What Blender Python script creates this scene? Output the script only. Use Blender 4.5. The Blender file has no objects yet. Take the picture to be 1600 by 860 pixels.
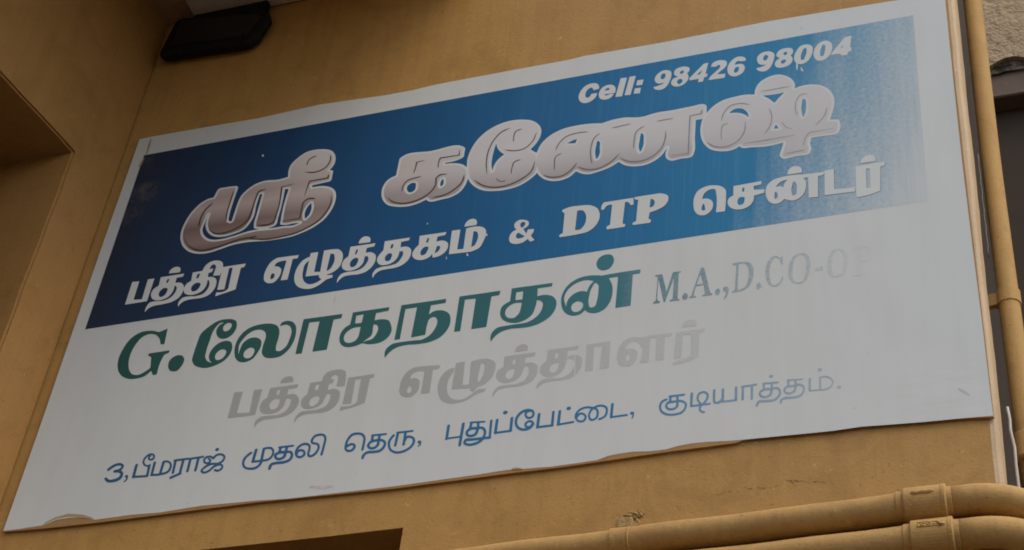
import bpy, bmesh, math, random
import numpy as np
from mathutils import Matrix, Vector
from mathutils.geometry import delaunay_2d_cdt

random.seed(7)
S = bpy.context.scene
COL = S.collection
Z0 = 3.61            # height of the sign's print origin above the street (m)

# ------------------------------------------------------------------ camera
CAM_POS = (1.6456, -1.99753, -2.00928)
CAM_R = (0.945946, 0.309405, 0.097234)
CAM_U = (0.142661, -0.666199, 0.732002)
CAM_B = (0.291262, -0.678563, -0.674328)
FOCAL_PX = 2862.50

cam = bpy.data.cameras.new("camera")
cam.sensor_width = 36.0
cam.lens = FOCAL_PX / 1600.0 * 36.0
cam.clip_start, cam.clip_end = 0.05, 500.0
co = bpy.data.objects.new("camera", cam)
COL.objects.link(co)
m = Matrix.Identity(4)
for r in range(3):
    m[r][0], m[r][1], m[r][2] = CAM_R[r], CAM_U[r], CAM_B[r]
    m[r][3] = CAM_POS[r] + (Z0 if r == 2 else 0)
co.matrix_world = m
S.camera = co

# ------------------------------------------------------------------ light
SUN_EL, SUN_AZ = 55.0, 62.0          # azimuth: degrees to the right of the wall's outward normal
w = bpy.data.worlds.new("World")
S.world = w
w.use_nodes = True
nt = w.node_tree
bg = nt.nodes["Background"]
sky = nt.nodes.new("ShaderNodeTexSky")
sky.sky_type = 'NISHITA'
sky.sun_disc = False
sky.sun_elevation = math.radians(SUN_EL)
sky.dust_density = 4.0
sky.air_density = 1.0
sdir = Vector((math.sin(math.radians(SUN_AZ)) * math.cos(math.radians(SUN_EL)),
               -math.cos(math.radians(SUN_AZ)) * math.cos(math.radians(SUN_EL)),
               math.sin(math.radians(SUN_EL))))
sky.sun_rotation = math.atan2(sdir.x, sdir.y)
nt.links.new(sky.outputs[0], bg.inputs[0])
bg.inputs[1].default_value = 0.15
sd = bpy.data.lights.new("sun", 'SUN')
sd.energy = 0.5
sd.angle = math.radians(35)
sd.color = (1.0, 0.985, 0.95)
so = bpy.data.objects.new("sun", sd)
COL.objects.link(so)
so.location = (6, -6, 10)
so.rotation_euler = sdir.to_track_quat('Z', 'Y').to_euler()
S.view_settings.view_transform = 'Standard'
S.view_settings.look = 'None'
S.view_settings.gamma = 1.0
S.view_settings.exposure = 0.28
S.view_settings.use_curve_mapping = False
S.cycles.filter_width = 1.8

# ------------------------------------------------------------------ materials
class NT:
    def __init__(s, name):
        s.m = bpy.data.materials.new(name); s.m.use_nodes = True
        s.t = s.m.node_tree; s.b = s.t.nodes["Principled BSDF"]
        s.tc = s.t.nodes.new("ShaderNodeTexCoord")
    def n(s, typ, **kw):
        nd = s.t.nodes.new(typ)
        for k, v in kw.items(): setattr(nd, k, v)
        return nd
    def l(s, a, b): s.t.links.new(a, b)
    def mapped(s, scale=(1, 1, 1), rot=(0, 0, 0)):
        mp = s.n("ShaderNodeMapping"); mp.inputs['Scale'].default_value = scale
        mp.inputs['Rotation'].default_value = rot
        s.l(s.tc.outputs['Object'], mp.inputs[0]); return mp.outputs[0]
    def noise(s, scale, detail=4, rough=0.55, vec=None, dist=0.0):
        nd = s.n("ShaderNodeTexNoise"); nd.inputs['Scale'].default_value = scale
        nd.inputs['Detail'].default_value = detail; nd.inputs['Roughness'].default_value = rough
        nd.inputs['Distortion'].default_value = dist
        s.l(vec if vec is not None else s.tc.outputs['Object'], nd.inputs['Vector']); return nd.outputs[0]
    def ramp(s, fac, stops, interp='LINEAR'):
        r = s.n("ShaderNodeValToRGB"); r.color_ramp.interpolation = interp
        e = r.color_ramp.elements
        while len(e) < len(stops): e.new(0.5)
        for i, (p, c) in enumerate(stops):
            e[i].position = p
            e[i].color = (*c, 1) if hasattr(c, '__len__') else (c, c, c, 1)
        s.l(fac, r.inputs[0]); return r.outputs[0]
    def mix(s, fac, a, b, mode='MIX'):
        x = s.n("ShaderNodeMix", data_type='RGBA', blend_type=mode)
        for sock, v in ((x.inputs[0], fac), (x.inputs[6], a), (x.inputs[7], b)):
            if isinstance(v, bpy.types.NodeSocket): s.l(v, sock)
            elif hasattr(v, '__len__'): sock.default_value = (*v, 1)
            else: sock.default_value = v
        return x.outputs[2]
    def math(s, op, a, b=0.0, c=0.0, clamp=False):
        x = s.n("ShaderNodeMath", operation=op, use_clamp=clamp)
        for sock, v in zip(x.inputs, (a, b, c)):
            if isinstance(v, bpy.types.NodeSocket): s.l(v, sock)
            else: sock.default_value = v
        return x.outputs[0]
    def xyz(s):
        x = s.n("ShaderNodeSeparateXYZ"); s.l(s.tc.outputs['Object'], x.inputs[0]); return x.outputs
    def bump(s, h, strength, dist):
        b = s.n("ShaderNodeBump"); b.inputs['Strength'].default_value = strength
        b.inputs['Distance'].default_value = dist
        s.l(h, b.inputs['Height']); return b
    def done(s, col, rough=0.6, spec=0.3, bump=None):
        for k, v in (('Base Color', col), ('Roughness', rough), ('Specular IOR Level', spec)):
            if isinstance(v, bpy.types.NodeSocket): s.l(v, s.b.inputs[k])
            else: s.b.inputs[k].default_value = (*v, 1) if hasattr(v, '__len__') else v
        if bump is not None: s.l(bump.outputs[0], s.b.inputs['Normal'])
        return s.m

def paint(name, col, var=0.12, fine=220.0, bumps=0.25, dirt=0.25, rough=0.62, spec=0.28, coarse=14.0):
    """Weathered oil paint or distemper over plaster."""
    k = NT(name)
    big = k.noise(3.5, 6, 0.65)
    patch_ = k.noise(11.0, 6, 0.7, dist=0.8)
    streak = k.noise(1.0, 6, 0.65, k.mapped((46, 46, 2.0)))
    run = k.noise(1.0, 4, 0.6, k.mapped((130, 130, 3.5)))
    c = k.mix(big, [v * (1 - var) for v in col], [min(1, v * (1 + var)) for v in col])
    c = k.mix(k.ramp(patch_, [(0.40, 0.0), (0.66, 0.30)]), c, [min(1, v * 1.12 + .018) for v in col])
    c = k.mix(k.ramp(patch_, [(0.34, 0.45), (0.48, 0.0)]), c, [v * 0.72 for v in col])
    c = k.mix(k.ramp(streak, [(0.46, 0.0), (0.74, dirt)]), c, [v * 0.60 for v in col])
    c = k.mix(k.ramp(run, [(0.60, 0.0), (0.78, dirt * 0.7)]), c, [v * 0.5 for v in col])
    speck = k.noise(150, 3, 0.6)
    c = k.mix(k.ramp(speck, [(0.64, 0.0), (0.72, 0.6)]), c, [v * 0.45 for v in col])
    speck2 = k.noise(80, 3, 0.6)
    c = k.mix(k.ramp(speck2, [(0.67, 0.0), (0.74, 0.5)]), c, [min(1, v * 1.35 + .07) for v in col])
    grain = k.noise(420, 2, 0.7)
    c = k.mix(k.ramp(grain, [(0.3, 0.16), (0.7, 0.0)]), c, [v * 0.5 for v in col])
    h = k.math('ADD', k.math('MULTIPLY', k.noise(fine, 4, 0.65), 0.5), k.math('MULTIPLY', k.noise(coarse, 6, 0.66), 1.0))
    h = k.math('ADD', h, k.math('MULTIPLY', k.ramp(k.noise(60, 3, 0.5), [(0.26, 0.0), (0.33, 1.0)]), 0.22))
    return k.done(c, rough, spec, k.bump(h, bumps, 0.007))

OCHRE = (0.51, 0.290, 0.084)
M = {}
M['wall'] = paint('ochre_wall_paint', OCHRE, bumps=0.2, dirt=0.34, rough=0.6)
M['side'] = paint('shaded_ochre_side_paint', (0.41, 0.212, 0.058))  # wall ochre made darker and browner: shade of the left side in the colour
M['pipe'] = paint('ochre_pipe_paint', (0.53, 0.325, 0.115), var=0.12, bumps=0.22, dirt=0.4, rough=0.72, spec=0.15, coarse=34)
M['board'] = paint('ochre_board_edge', (0.42, 0.24, 0.085), bumps=0.2)
M['lit_edge'] = paint('lit_ochre_corner', (0.60, 0.44, 0.26), bumps=0.2, dirt=0.3)  # paler wall ochre: light from the right painted onto the corner
M['ceiling'] = paint('pinkish_soffit_paint', (0.36, 0.20, 0.10), bumps=0.2)
M['pale'] = paint('pale_board_paint', (0.55, 0.47, 0.38), bumps=0.15)
M['mortar'] = paint('broken_mortar', (0.44, 0.29, 0.11), var=.3, bumps=0.9, dirt=.5, coarse=60)
M['rear_dark'] = paint('dark_brown_plaster', (0.050, 0.036, 0.024), var=.3, bumps=0.5)
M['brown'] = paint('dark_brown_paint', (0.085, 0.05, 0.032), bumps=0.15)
M['crackfill'] = paint('dark_ochre_crack', (0.22, 0.125, 0.045), var=.3, bumps=0.3)
M['lintel'] = paint('dusty_brown_lintel', (0.16, 0.105, 0.07), bumps=0.3)

k = NT('rough_cream_plaster')
h = k.math('ADD', k.noise(26, 6, 0.7), k.math('MULTIPLY', k.noise(7, 4, 0.6, dist=1.0), 0.8))
c = k.mix(k.noise(18, 5, 0.7), (0.66, 0.47, 0.27), (0.84, 0.64, 0.40))
c = k.mix(k.ramp(k.noise(30, 3, 0.6), [(0.60, 0.0), (0.68, 0.8)]), c, (0.30, 0.20, 0.11))
M['rough'] = k.done(c, 0.9, 0.1, k.bump(h, 1.0, 0.05))

k = NT('broken_grey_cement')
h = k.noise(40, 6, 0.75)
c = k.mix(k.ramp(k.noise(25, 4, 0.7), [(0.4, 0.0), (0.6, 1.0)]), (0.07, 0.052, 0.038), (0.36, 0.29, 0.22))
M['cement'] = k.done(c, 0.95, 0.1, k.bump(h, 1.0, 0.03))

k = NT('dark_window_pane')
c = k.mix(k.noise(5, 3), (0.062, 0.046, 0.034), (0.085, 0.064, 0.047))
M['pane'] = k.done(c, 0.85, 0.08)

k = NT('black_plastic')
c = k.mix(k.noise(30, 3), (0.006, 0.006, 0.006), (0.012, 0.011, 0.011))
M['black'] = k.done(c, 0.6, 0.2, k.bump(k.noise(400, 2), 0.1, 0.001))

k = NT('dark_lamp_glass'); M['glass'] = k.done(k.mix(k.noise(40, 3), (0.008, 0.008, 0.008), (0.02, 0.018, 0.016)), 0.28, 0.4)
k = NT('white_cable_sheath')
c = k.mix(k.noise(60, 3), (0.44, 0.41, 0.35), (0.60, 0.57, 0.51))
M['cable'] = k.done(c, 0.5, 0.3)
k = NT('grey_wire'); M['wire'] = k.done(k.mix(k.noise(160, 2), (0.05, 0.042, 0.035), (0.20, 0.17, 0.14)), 0.5, 0.4)

k = NT('dusty_street')
c = k.mix(k.noise(2.5, 6, 0.7), (0.06, 0.055, 0.048), (0.13, 0.115, 0.09))
M['street'] = k.done(c, 0.95, 0.1, k.bump(k.noise(60, 4), 0.4, 0.02))

# --- printed flex sheet and its inks (object coordinates = metres on the sheet)
WHITE = (0.675, 0.71, 0.678)
def sheet_bump(k):
    weave = k.math('ADD', k.noise(1.0, 1, 0.5, k.mapped((900, 1, 60))), k.noise(1.0, 1, 0.5, k.mapped((60, 1, 900))))
    wav = k.noise(3.2, 2, 0.5)
    h = k.math('ADD', k.math('MULTIPLY', weave, 0.006), k.math('MULTIPLY', wav, 0.55))
    x, y, z = k.xyz()
    d = k.math('ADD', k.math('POWER', k.math('DIVIDE', k.math('SUBTRACT', x, 1.46), 0.10), 2.0), k.math('POWER', k.math('DIVIDE', k.math('ADD', z, 0.36), 0.08), 2.0))
    cr = k.math('MULTIPLY', k.math('SUBTRACT', 1.0, d, clamp=True), k.noise(1.0, 2, 0.5, k.mapped((12, 1, 55), (0, 0.45, 0))))
    h = k.math('ADD', h, k.math('MULTIPLY', cr, 0.10))
    return k.bump(h, 0.35, 0.02)
def sheet_white(k):
    c = k.mix(k.noise(2.2, 4, 0.6), [v * .95 for v in WHITE], [min(1, v * 1.03) for v in WHITE])
    g = k.noise(1.0, 4, 0.6, k.mapped((26, 1, 3)))
    c = k.mix(k.ramp(g, [(0.45, 0.0), (0.8, 0.16)]), c, (0.50, 0.47, 0.42))
    s = k.noise(75, 2, 0.5)
    c = k.mix(k.ramp(s, [(0.73, 0.0), (0.78, 0.35)]), c, (0.42, 0.36, 0.28))
    return c
def fade_mask(k, u0, u1, streak=0.10, speck=0.22, slope=0.0, zref=0.0):
    """0 where the ink is fresh, 1 where the weather has taken it off."""
    x, y, z = k.xyz()
    u = k.math('ADD', x, k.math('MULTIPLY', k.math('SUBTRACT', z, zref), slope))
    st = k.noise(1.0, 4, 0.65, k.mapped((30, 1, 2.0)))
    u = k.math('ADD', u, k.math('MULTIPLY', k.math('SUBTRACT', st, 0.5), streak * 2))
    sp = k.noise(140, 3, 0.7)
    f = k.math('DIVIDE', k.math('SUBTRACT', u, u0), u1 - u0, clamp=True)
    # speckled loss: strongest half way through
    hump = k.math('MULTIPLY', k.math('MULTIPLY', f, k.math('SUBTRACT', 1.0, f)), 4.0)
    return k.math('ADD', f, k.math('MULTIPLY', hump, k.math('MULTIPLY', k.math('SUBTRACT', sp, 0.5), speck * 4)), clamp=True)
def ink(name, col_stops, u0, u1, rough=0.5, slope=0.0, streak=0.06, speck=0.15, maxfade=1.0, zref=0.0, scuff=False):
    k = NT(name)
    x, y, z = k.xyz()
    st = k.noise(1.0, 4, 0.65, k.mapped((24, 1, 1.6)))
    u = k.math('ADD', k.math('DIVIDE', x, 1.5), k.math('MULTIPLY', k.math('SUBTRACT', st, 0.5), 0.10))
    c = k.ramp(u, col_stops)
    f = k.math('MULTIPLY', fade_mask(k, u0, u1, streak, speck, slope, zref), maxfade)
    c = k.mix(f, c, sheet_white(k))
    if scuff:
        for cx_, cz_, rx_, rz_, a_ in ((0.030, 0.335, 0.040, 0.035, 0.75), (0.018, 0.275, 0.03, 0.03, 0.5), (0.012, 0.42, 0.02, 0.03, 0.4)):
            d_ = k.math('ADD', k.math('POWER', k.math('DIVIDE', k.math('SUBTRACT', x, cx_), rx_), 2.0), k.math('POWER', k.math('DIVIDE', k.math('SUBTRACT', z, cz_), rz_), 2.0))
            m_ = k.math('MULTIPLY', k.math('SUBTRACT', 1.0, d_, clamp=True), k.ramp(k.noise(60, 5, 0.75, k.mapped((1, 1, .6))), [(0.42, 0.0), (0.62, a_)]))
            c = k.mix(m_, c, (0.13, 0.115, 0.11))
        lin = k.noise(1.0, 3, 0.7, k.mapped((160, 1, 4)))
        c = k.mix(k.math('MULTIPLY', k.ramp(lin, [(0.52, 0.0), (0.75, 0.22)]), k.ramp(k.math('DIVIDE', x, 1.45), [(0.35, 0.0), (0.75, 1.0)])), c, (0.17, 0.40, 0.52))
    return k.done(c, rough, 0.3, sheet_bump(k))

k = NT('white_flex_sheet')
M['sheet'] = k.done(sheet_white(k), 0.5, 0.3, sheet_bump(k))
BLUE = [(0.0, (0.016, 0.030, 0.058)), (0.14, (0.013, 0.046, 0.112)), (0.38, (0.011, 0.092, 0.230)),
        (0.60, (0.012, 0.155, 0.345)), (0.78, (0.018, 0.215, 0.42)), (0.90, (0.055, 0.28, 0.45))]
M['band'] = ink('faded_blue_ink', BLUE, 1.20, 1.49, slope=-0.26, zref=0.22, streak=0.10, speck=0.22, maxfade=0.93, scuff=True)
M['drop'] = ink('dark_blue_drop_ink', [(0.0, (0.012, 0.018, 0.035)), (1.0, (0.03, 0.07, 0.12))], 1.25, 1.75, maxfade=0.8)
k = NT('unprinted_white_letter')
c = k.mix(k.noise(60, 3, 0.6), [v * .96 for v in WHITE], [v * 1.04 for v in WHITE])
M['white_ink'] = k.done(c, 0.5, 0.3, sheet_bump(k))
M['green'] = ink('teal_green_ink', [(0.0, (0.022, 0.095, 0.078)), (0.25, (0.026, 0.115, 0.105)), (0.5, (0.035, 0.155, 0.16)), (0.62, (0.045, 0.20, 0.23)), (0.75, (0.07, 0.20, 0.26))],
                 0.96, 1.36, speck=0.24, streak=0.03)
M['grey'] = ink('faded_grey_ink', [(0.0, (0.40, 0.42, 0.385)), (0.5, (0.42, 0.44, 0.41)), (1.0, (0.50, 0.51, 0.49))], 0.62, 1.45, speck=0.15, streak=0.03)
M['address'] = ink('blue_address_ink', [(0.0, (0.034, 0.105, 0.20)), (0.3, (0.030, 0.14, 0.29)), (0.7, (0.035, 0.215, 0.40)), (0.9, (0.10, 0.27, 0.40))], 1.02, 1.50, speck=0.12, streak=0.03)
k = NT('tan_tape_stain')
c = k.mix(k.noise(40, 4), (0.36, 0.24, 0.11), (0.55, 0.42, 0.24))
M['stain'] = k.done(c, 0.7, 0.2)
k = NT('brown_smudge'); M['smudge'] = k.done(k.mix(k.ramp(k.noise(90, 4, 0.7), [(0.35, 0.0), (0.65, 1.0)]), (0.53, 0.47, 0.42), (0.66, 0.66, 0.63)), 0.6, 0.2)
k = NT('white_primer_chip'); M['chip'] = k.done(k.mix(k.noise(300, 2), (0.46, 0.40, 0.29), (0.66, 0.62, 0.54)), 0.8, 0.1)
k = NT('grey_scuff')
M['scuff'] = k.done(k.mix(k.ramp(k.noise(55, 5, 0.7), [(0.35, 0.0), (0.7, 0.8)]), (0.024, 0.040, 0.08), (0.22, 0.20, 0.19)), 0.7, 0.2)

# ------------------------------------------------------------------ object helpers
def link(name, mesh, mat, parent=None):
    o = bpy.data.objects.new(name, mesh)
    COL.objects.link(o)
    if mat is not None: mesh.materials.append(mat)
    if parent is not None:
        o.parent = parent
        mesh.transform(Matrix.Translation(-parent.matrix_basis.translation))
    return o
def thing(name, label, cat, loc, group=None):
    o = bpy.data.objects.new(name, None); COL.objects.link(o)
    o.empty_display_size = 0.1
    o.location = loc; o['label'] = label; o['category'] = cat
    if group: o['group'] = group
    return o
def tag(o, label, cat, group=None):
    o['label'] = label; o['category'] = cat
    if group: o['group'] = group
    return o
def from_bm(name, bm, mat, parent=None, smooth=False):
    bmesh.ops.recalc_face_normals(bm, faces=bm.faces)
    me = bpy.data.meshes.new(name); bm.to_mesh(me); bm.free()
    if smooth:
        for p in me.polygons: p.use_smooth = True
    return link(name, me, mat, parent)
def up(p): return Vector((p[0], p[1], p[2] + Z0))
def prism(bm, poly, axis, a, b, caps=(True, True)):
    """Extrude a 2D polygon: axis 'z' takes (x, y) points, axis 'y' takes (x, z) points."""
    mk = (lambda p, t: up((p[0], p[1], t))) if axis == 'z' else (lambda p, t: up((p[0], t, p[1])))
    A = [bm.verts.new(mk(p, a)) for p in poly]; B = [bm.verts.new(mk(p, b)) for p in poly]
    if caps[0]: bm.faces.new(A)
    if caps[1]: bm.faces.new(B)
    n = len(poly)
    for i in range(n): bm.faces.new((A[i], A[(i + 1) % n], B[(i + 1) % n], B[i]))
def box(bm, x0, x1, y0, y1, z0, z1): prism(bm, [(x0, y0), (x1, y0), (x1, y1), (x0, y1)], 'z', z0, z1)
def bevel(bm, w, seg=2, ang=30):
    bmesh.ops.recalc_face_normals(bm, faces=bm.faces)
    ed = [e for e in bm.edges if len(e.link_faces) == 2 and e.calc_face_angle(0) > math.radians(ang)]
    bmesh.ops.bevel(bm, geom=ed, offset=w, segments=seg, affect='EDGES', profile=0.5, clamp_overlap=True)
def tube(bm, path, r, seg=28, cap=True):
    path = [Vector(p) for p in path]; n = len(path)
    rr = r if hasattr(r, '__len__') else [r] * n
    rings = []; nrm = None
    for i, p in enumerate(path):
        t = (path[min(i + 1, n - 1)] - path[max(i - 1, 0)]).normalized()
        if nrm is None: nrm = t.orthogonal().normalized()
        nrm = (nrm - t * nrm.dot(t)).normalized(); bn = t.cross(nrm)
        rings.append([bm.verts.new(up(p + (nrm * math.cos(2 * math.pi * j / seg) + bn * math.sin(2 * math.pi * j / seg)) * rr[i])) for j in range(seg)])
    for a, b in zip(rings, rings[1:]):
        for j in range(seg): bm.faces.new((a[j], a[(j + 1) % seg], b[(j + 1) % seg], b[j]))
    if cap: bm.faces.new(rings[0]); bm.faces.new(rings[-1])

# --- flat lettering: signed-distance union of traced outlines, contoured and triangulated
def parse(t):
    P, K = [], []
    for wd in t.split():
        kk = wd.endswith('!'); P.append([float(v) for v in wd.rstrip('!').split(',')]); K.append(kk)
    return np.array(P) * 1e-4, K
def smooth_path(P, K, closed, sub=6):
    n = len(P); out = []
    rng = range(n) if closed else range(n - 1)
    for i in rng:
        p1, p2 = P[i], P[(i + 1) % n]
        if K[i] and K[(i + 1) % n]:
            out.append(p1); continue
        p0 = P[(i - 1) % n] if (closed or i > 0) else p1
        p3 = P[(i + 2) % n] if (closed or i + 2 < n) else p2
        L = np.linalg.norm(p2[:2] - p1[:2]) + 1e-9
        def tan(a, b, c, corner):
            if corner: return None
            la = np.linalg.norm(b[:2] - a[:2]) + 1e-9; lb = np.linalg.norm(c[:2] - b[:2]) + 1e-9
            v = ((b - a) / la * lb + (c - b) / lb * la) / (la + lb); return v
        t1 = tan(p0, p1, p2, K[i] or (not closed and i == 0))
        t2 = tan(p1, p2, p3, K[(i + 1) % n] or (not closed and i + 2 >= n))
        ch = (p2 - p1) / L
        if t1 is None and t2 is None: t1 = t2 = ch
        elif t1 is None: t1 = 1.5 * ch - 0.5 * t2
        elif t2 is None: t2 = 1.5 * ch - 0.5 * t1
        for s in range(sub):
            q = s / sub; q2, q3 = q * q, q * q * q
            out.append((2 * q3 - 3 * q2 + 1) * p1 + (q3 - 2 * q2 + q) * L * t1 + (-2 * q3 + 3 * q2) * p2 + (q3 - q2) * L * t2)
    if not closed: out.append(P[-1])
    return np.array(out)
STEP = 0.0008
class Field:
    def __init__(s, x0, x1, z0, z1):
        s.x0, s.z0 = x0, z0
        s.nx, s.nz = int((x1 - x0) / STEP) + 2, int((z1 - z0) / STEP) + 2
        s.F = np.full((s.nz, s.nx), -1.0)
    def window(s, lo, hi, pad=0.006):
        i0 = max(0, int((lo[0] - pad - s.x0) / STEP)); i1 = min(s.nx, int((hi[0] + pad - s.x0) / STEP) + 2)
        j0 = max(0, int((lo[1] - pad - s.z0) / STEP)); j1 = min(s.nz, int((hi[1] + pad - s.z0) / STEP) + 2)
        X, Z = np.meshgrid(s.x0 + np.arange(i0, i1) * STEP, s.z0 + np.arange(j0, j1) * STEP)
        return (slice(j0, j1), slice(i0, i1)), X, Z
    def poly(s, Q, hole):
        sl, X, Z = s.window(Q.min(0), Q.max(0))
        d2 = np.full(X.shape, 1e9); ins = np.zeros(X.shape, bool)
        for a, b in zip(Q, np.roll(Q, -1, 0)):
            ab = b - a; L2 = ab @ ab
            if L2 < 1e-16: continue
            t = np.clip(((X - a[0]) * ab[0] + (Z - a[1]) * ab[1]) / L2, 0, 1)
            d2 = np.minimum(d2, (X - a[0] - t * ab[0]) ** 2 + (Z - a[1] - t * ab[1]) ** 2)
            if a[1] != b[1]:
                c = (a[1] > Z) != (b[1] > Z)
                ins ^= c & (X < (b[0] - a[0]) * (Z - a[1]) / (b[1] - a[1]) + a[0])
        d = np.sqrt(d2); d = np.where(ins, d, -d)
        s.F[sl] = np.minimum(s.F[sl], -d) if hole else np.maximum(s.F[sl], d)
    def stroke(s, Q):
        for a, b in zip(Q, Q[1:]):
            lo = np.minimum(a[:2], b[:2]) - max(a[2], b[2]); hi = np.maximum(a[:2], b[:2]) + max(a[2], b[2])
            sl, X, Z = s.window(lo, hi)
            ab = b[:2] - a[:2]; L2 = ab @ ab + 1e-16
            t = np.clip(((X - a[0]) * ab[0] + (Z - a[1]) * ab[1]) / L2, 0, 1)
            d = np.sqrt((X - a[0] - t * ab[0]) ** 2 + (Z - a[1] - t * ab[1]) ** 2)
            s.F[sl] = np.maximum(s.F[sl], (a[2] + (b[2] - a[2]) * t) / 2 - d)
    def draw(s, items, taper=False):
        for it in items:
            P, K = parse(it[1])
            if it[0] == 'S':
                Q = smooth_path(P, K, False)
                if taper:
                    q = np.linspace(0, 1, len(Q)); Q[:, 2] *= 0.95 * np.clip(np.minimum(q, 1 - q) * 6 + 0.35, 0, 1)
                s.stroke(Q)
            else: s.poly(smooth_path(P, K, True), it[0] == 'H')
        return s
SEG = {1: [(0, 3)], 2: [(1, 0)], 4: [(2, 1)], 8: [(3, 2)], 3: [(1, 3)], 6: [(2, 0)], 12: [(3, 1)], 9: [(0, 2)],
       7: [(2, 3)], 11: [(1, 2)], 13: [(0, 1)], 14: [(3, 0)], 5: [(0, 3), (2, 1)], 10: [(1, 0), (3, 2)]}
def contours(f, level):
    F = f.F - level; I = F > 0
    code = I[:-1, :-1] * 1 + I[:-1, 1:] * 2 + I[1:, 1:] * 4 + I[1:, :-1] * 8
    nxt, pos = {}, {}
    def edge(i, j, e):
        if e == 0: a, b = (i, j), (i + 1, j)
        elif e == 1: a, b = (i + 1, j), (i + 1, j + 1)
        elif e == 2: a, b = (i, j + 1), (i + 1, j + 1)
        else: a, b = (i, j), (i, j + 1)
        if (a, b) not in pos:
            fa, fb = F[a[1], a[0]], F[b[1], b[0]]; t = min(0.98, max(0.02, fa / (fa - fb)))
            pos[(a, b)] = (f.x0 + (a[0] + t * (b[0] - a[0])) * STEP, f.z0 + (a[1] + t * (b[1] - a[1])) * STEP)
        return (a, b)
    jj, ii = np.nonzero((code > 0) & (code < 15))
    for i, j in zip(ii.tolist(), jj.tolist()):
        for a, b in SEG[int(code[j, i])]: nxt[edge(i, j, a)] = edge(i, j, b)
    loops = []
    while nxt:
        st = next(iter(nxt)); lp = [st]; cur = nxt.pop(st)
        while cur != st and cur in nxt: lp.append(cur); cur = nxt.pop(cur)
        if len(lp) > 5: loops.append(np.array([pos[e] for e in lp]))
    return loops
def rdp(P, tol):
    keep = np.zeros(len(P), bool); keep[0] = keep[-1] = True; st = [(0, len(P) - 1)]
    while st:
        a, b = st.pop()
        if b - a < 2: continue
        d = P[b] - P[a]; L = np.linalg.norm(d); v = P[a + 1:b] - P[a]
        dist = np.abs(v[:, 0] * d[1] - v[:, 1] * d[0]) / L if L > 1e-9 else np.linalg.norm(v, axis=1)
        m_ = int(dist.argmax())
        if dist[m_] > tol: keep[a + 1 + m_] = True; st += [(a, a + 1 + m_), (a + 1 + m_, b)]
    return P[keep]
def simplify(lp, tol=0.00012):
    h = len(lp) // 2
    return np.vstack([rdp(lp[:h + 1], tol)[:-1], rdp(np.vstack([lp[h:], lp[:1]]), tol)[:-1]])
def fill(loops, y, dx=0.0, dz=0.0):
    vs, es = [], []
    for lp in loops:
        lp = simplify(lp); b = len(vs); n = len(lp)
        if n < 3: continue
        vs += [Vector((p[0], p[1])) for p in lp]; es += [(b + i, b + (i + 1) % n) for i in range(n)]
    V, E_, Fc = delaunay_2d_cdt(vs, es, [], 1, 1e-7)[:3]
    # keep the triangles whose centre lies inside an odd number of outlines
    va = np.array([(v.x, v.y) for v in V]); cen = np.array([va[list(f_)].mean(0) for f_ in Fc])
    ins = np.zeros(len(cen), bool)
    for i, j in es:
        a, b = vs[i], vs[j]
        if a.y != b.y:
            ins ^= ((a.y > cen[:, 1]) != (b.y > cen[:, 1])) & (cen[:, 0] < (b.x - a.x) * (cen[:, 1] - a.y) / (b.y - a.y) + a.x)
    Fc = [f_ for f_, k_ in zip(Fc, ins) if k_]
    me = bpy.data.meshes.new("lettering")
    fs = []
    for f_ in Fc:
        a = sum(V[f_[i]].x * V[f_[(i + 1) % len(f_)]].y - V[f_[(i + 1) % len(f_)]].x * V[f_[i]].y for i in range(len(f_)))
        fs.append(tuple(f_) if a > 0 else tuple(reversed(f_)))
    me.from_pydata([up((v.x + dx, y, v.y + dz)) for v in V], [], fs)
    return me
def outline(t):
    return np.array([[float(v) for v in wd.split(',')] for wd in t.split()]) * 1e-4

SMUDGE = [[(4770.5, -112.8, 18.9), (4766.3, -187.9, 49.1), (4762.1, -262.8, 22.7)], [(5054.3, -4064.3, 37.5), (5273.0, -4105.6, 62.5), (5430.1, -4103.0, 37.5)], [(14707.5, -3700.2, 18.8), (14778.3, -3768.2, 43.8), (14852.6, -3842.0, 15.6)]]
SCRATCH = [[(12531.8, 3758.0, 21.2), (12533.0, 3618.2, 29.2), (12530.1, 3528.8, 13.3)], [(12601.5, 3573.8, 13.3), (12614.6, 3506.3, 34.5), (12629.2, 3471.3, 15.9)], [(7335.1, 783.0, 22.4), (7338.4, 754.1, 28.8)], [(7036.2, 394.9, 22.4), (7051.1, 354.8, 28.8)], [(6222.9, 1274.6, 16.0), (6218.0, 1256.3, 22.4)], [(6672.8, 402.9, 12.8), (6680.3, 345.7, 12.8)], [(2624.0, 3792.3, 31.4), (2635.2, 3764.6, 36.6)]]
TAPE = [[(39.0, 4835.6, 27.6), (41.6, 4708.0, 49.7), (46.4, 4549.0, 38.7), (53.2, 4429.6, 27.6)], [(27.8, 4318.4, 22.1), (11.9, 4263.7, 44.2), (-7.9, 4132.4, 55.2), (-20.6, 4088.9, 22.1)], [(8286.4, -4177.1, 18.8), (8360.7, -4181.7, 37.5), (8435.9, -4197.9, 15.6)]]
CHIPS = [[(10507.1, -4190.1, 18.8), (10624.5, -4195.5, 25.0), (10741.2, -4192.3, 15.6)], [(11568.7, -4175.7, 15.6), (11596.1, -4171.2, 21.9), (11623.6, -4172.4, 12.5)], [(11653.3, -4173.9, 15.6), (11710.5, -4176.6, 18.8)], [(11858.8, -4178.4, 15.6), (11897.5, -4181.3, 21.9)], [(9673.0, -4180.2, 15.6), (9749.7, -4185.3, 25.0), (9811.9, -4188.4, 12.5)], [(9486.1, -4179.6, 9.4), (9515.0, -4180.8, 12.5)], [(8893.9, -4177.1, 9.4), (8966.9, -4178.6, 12.5)]]
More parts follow.
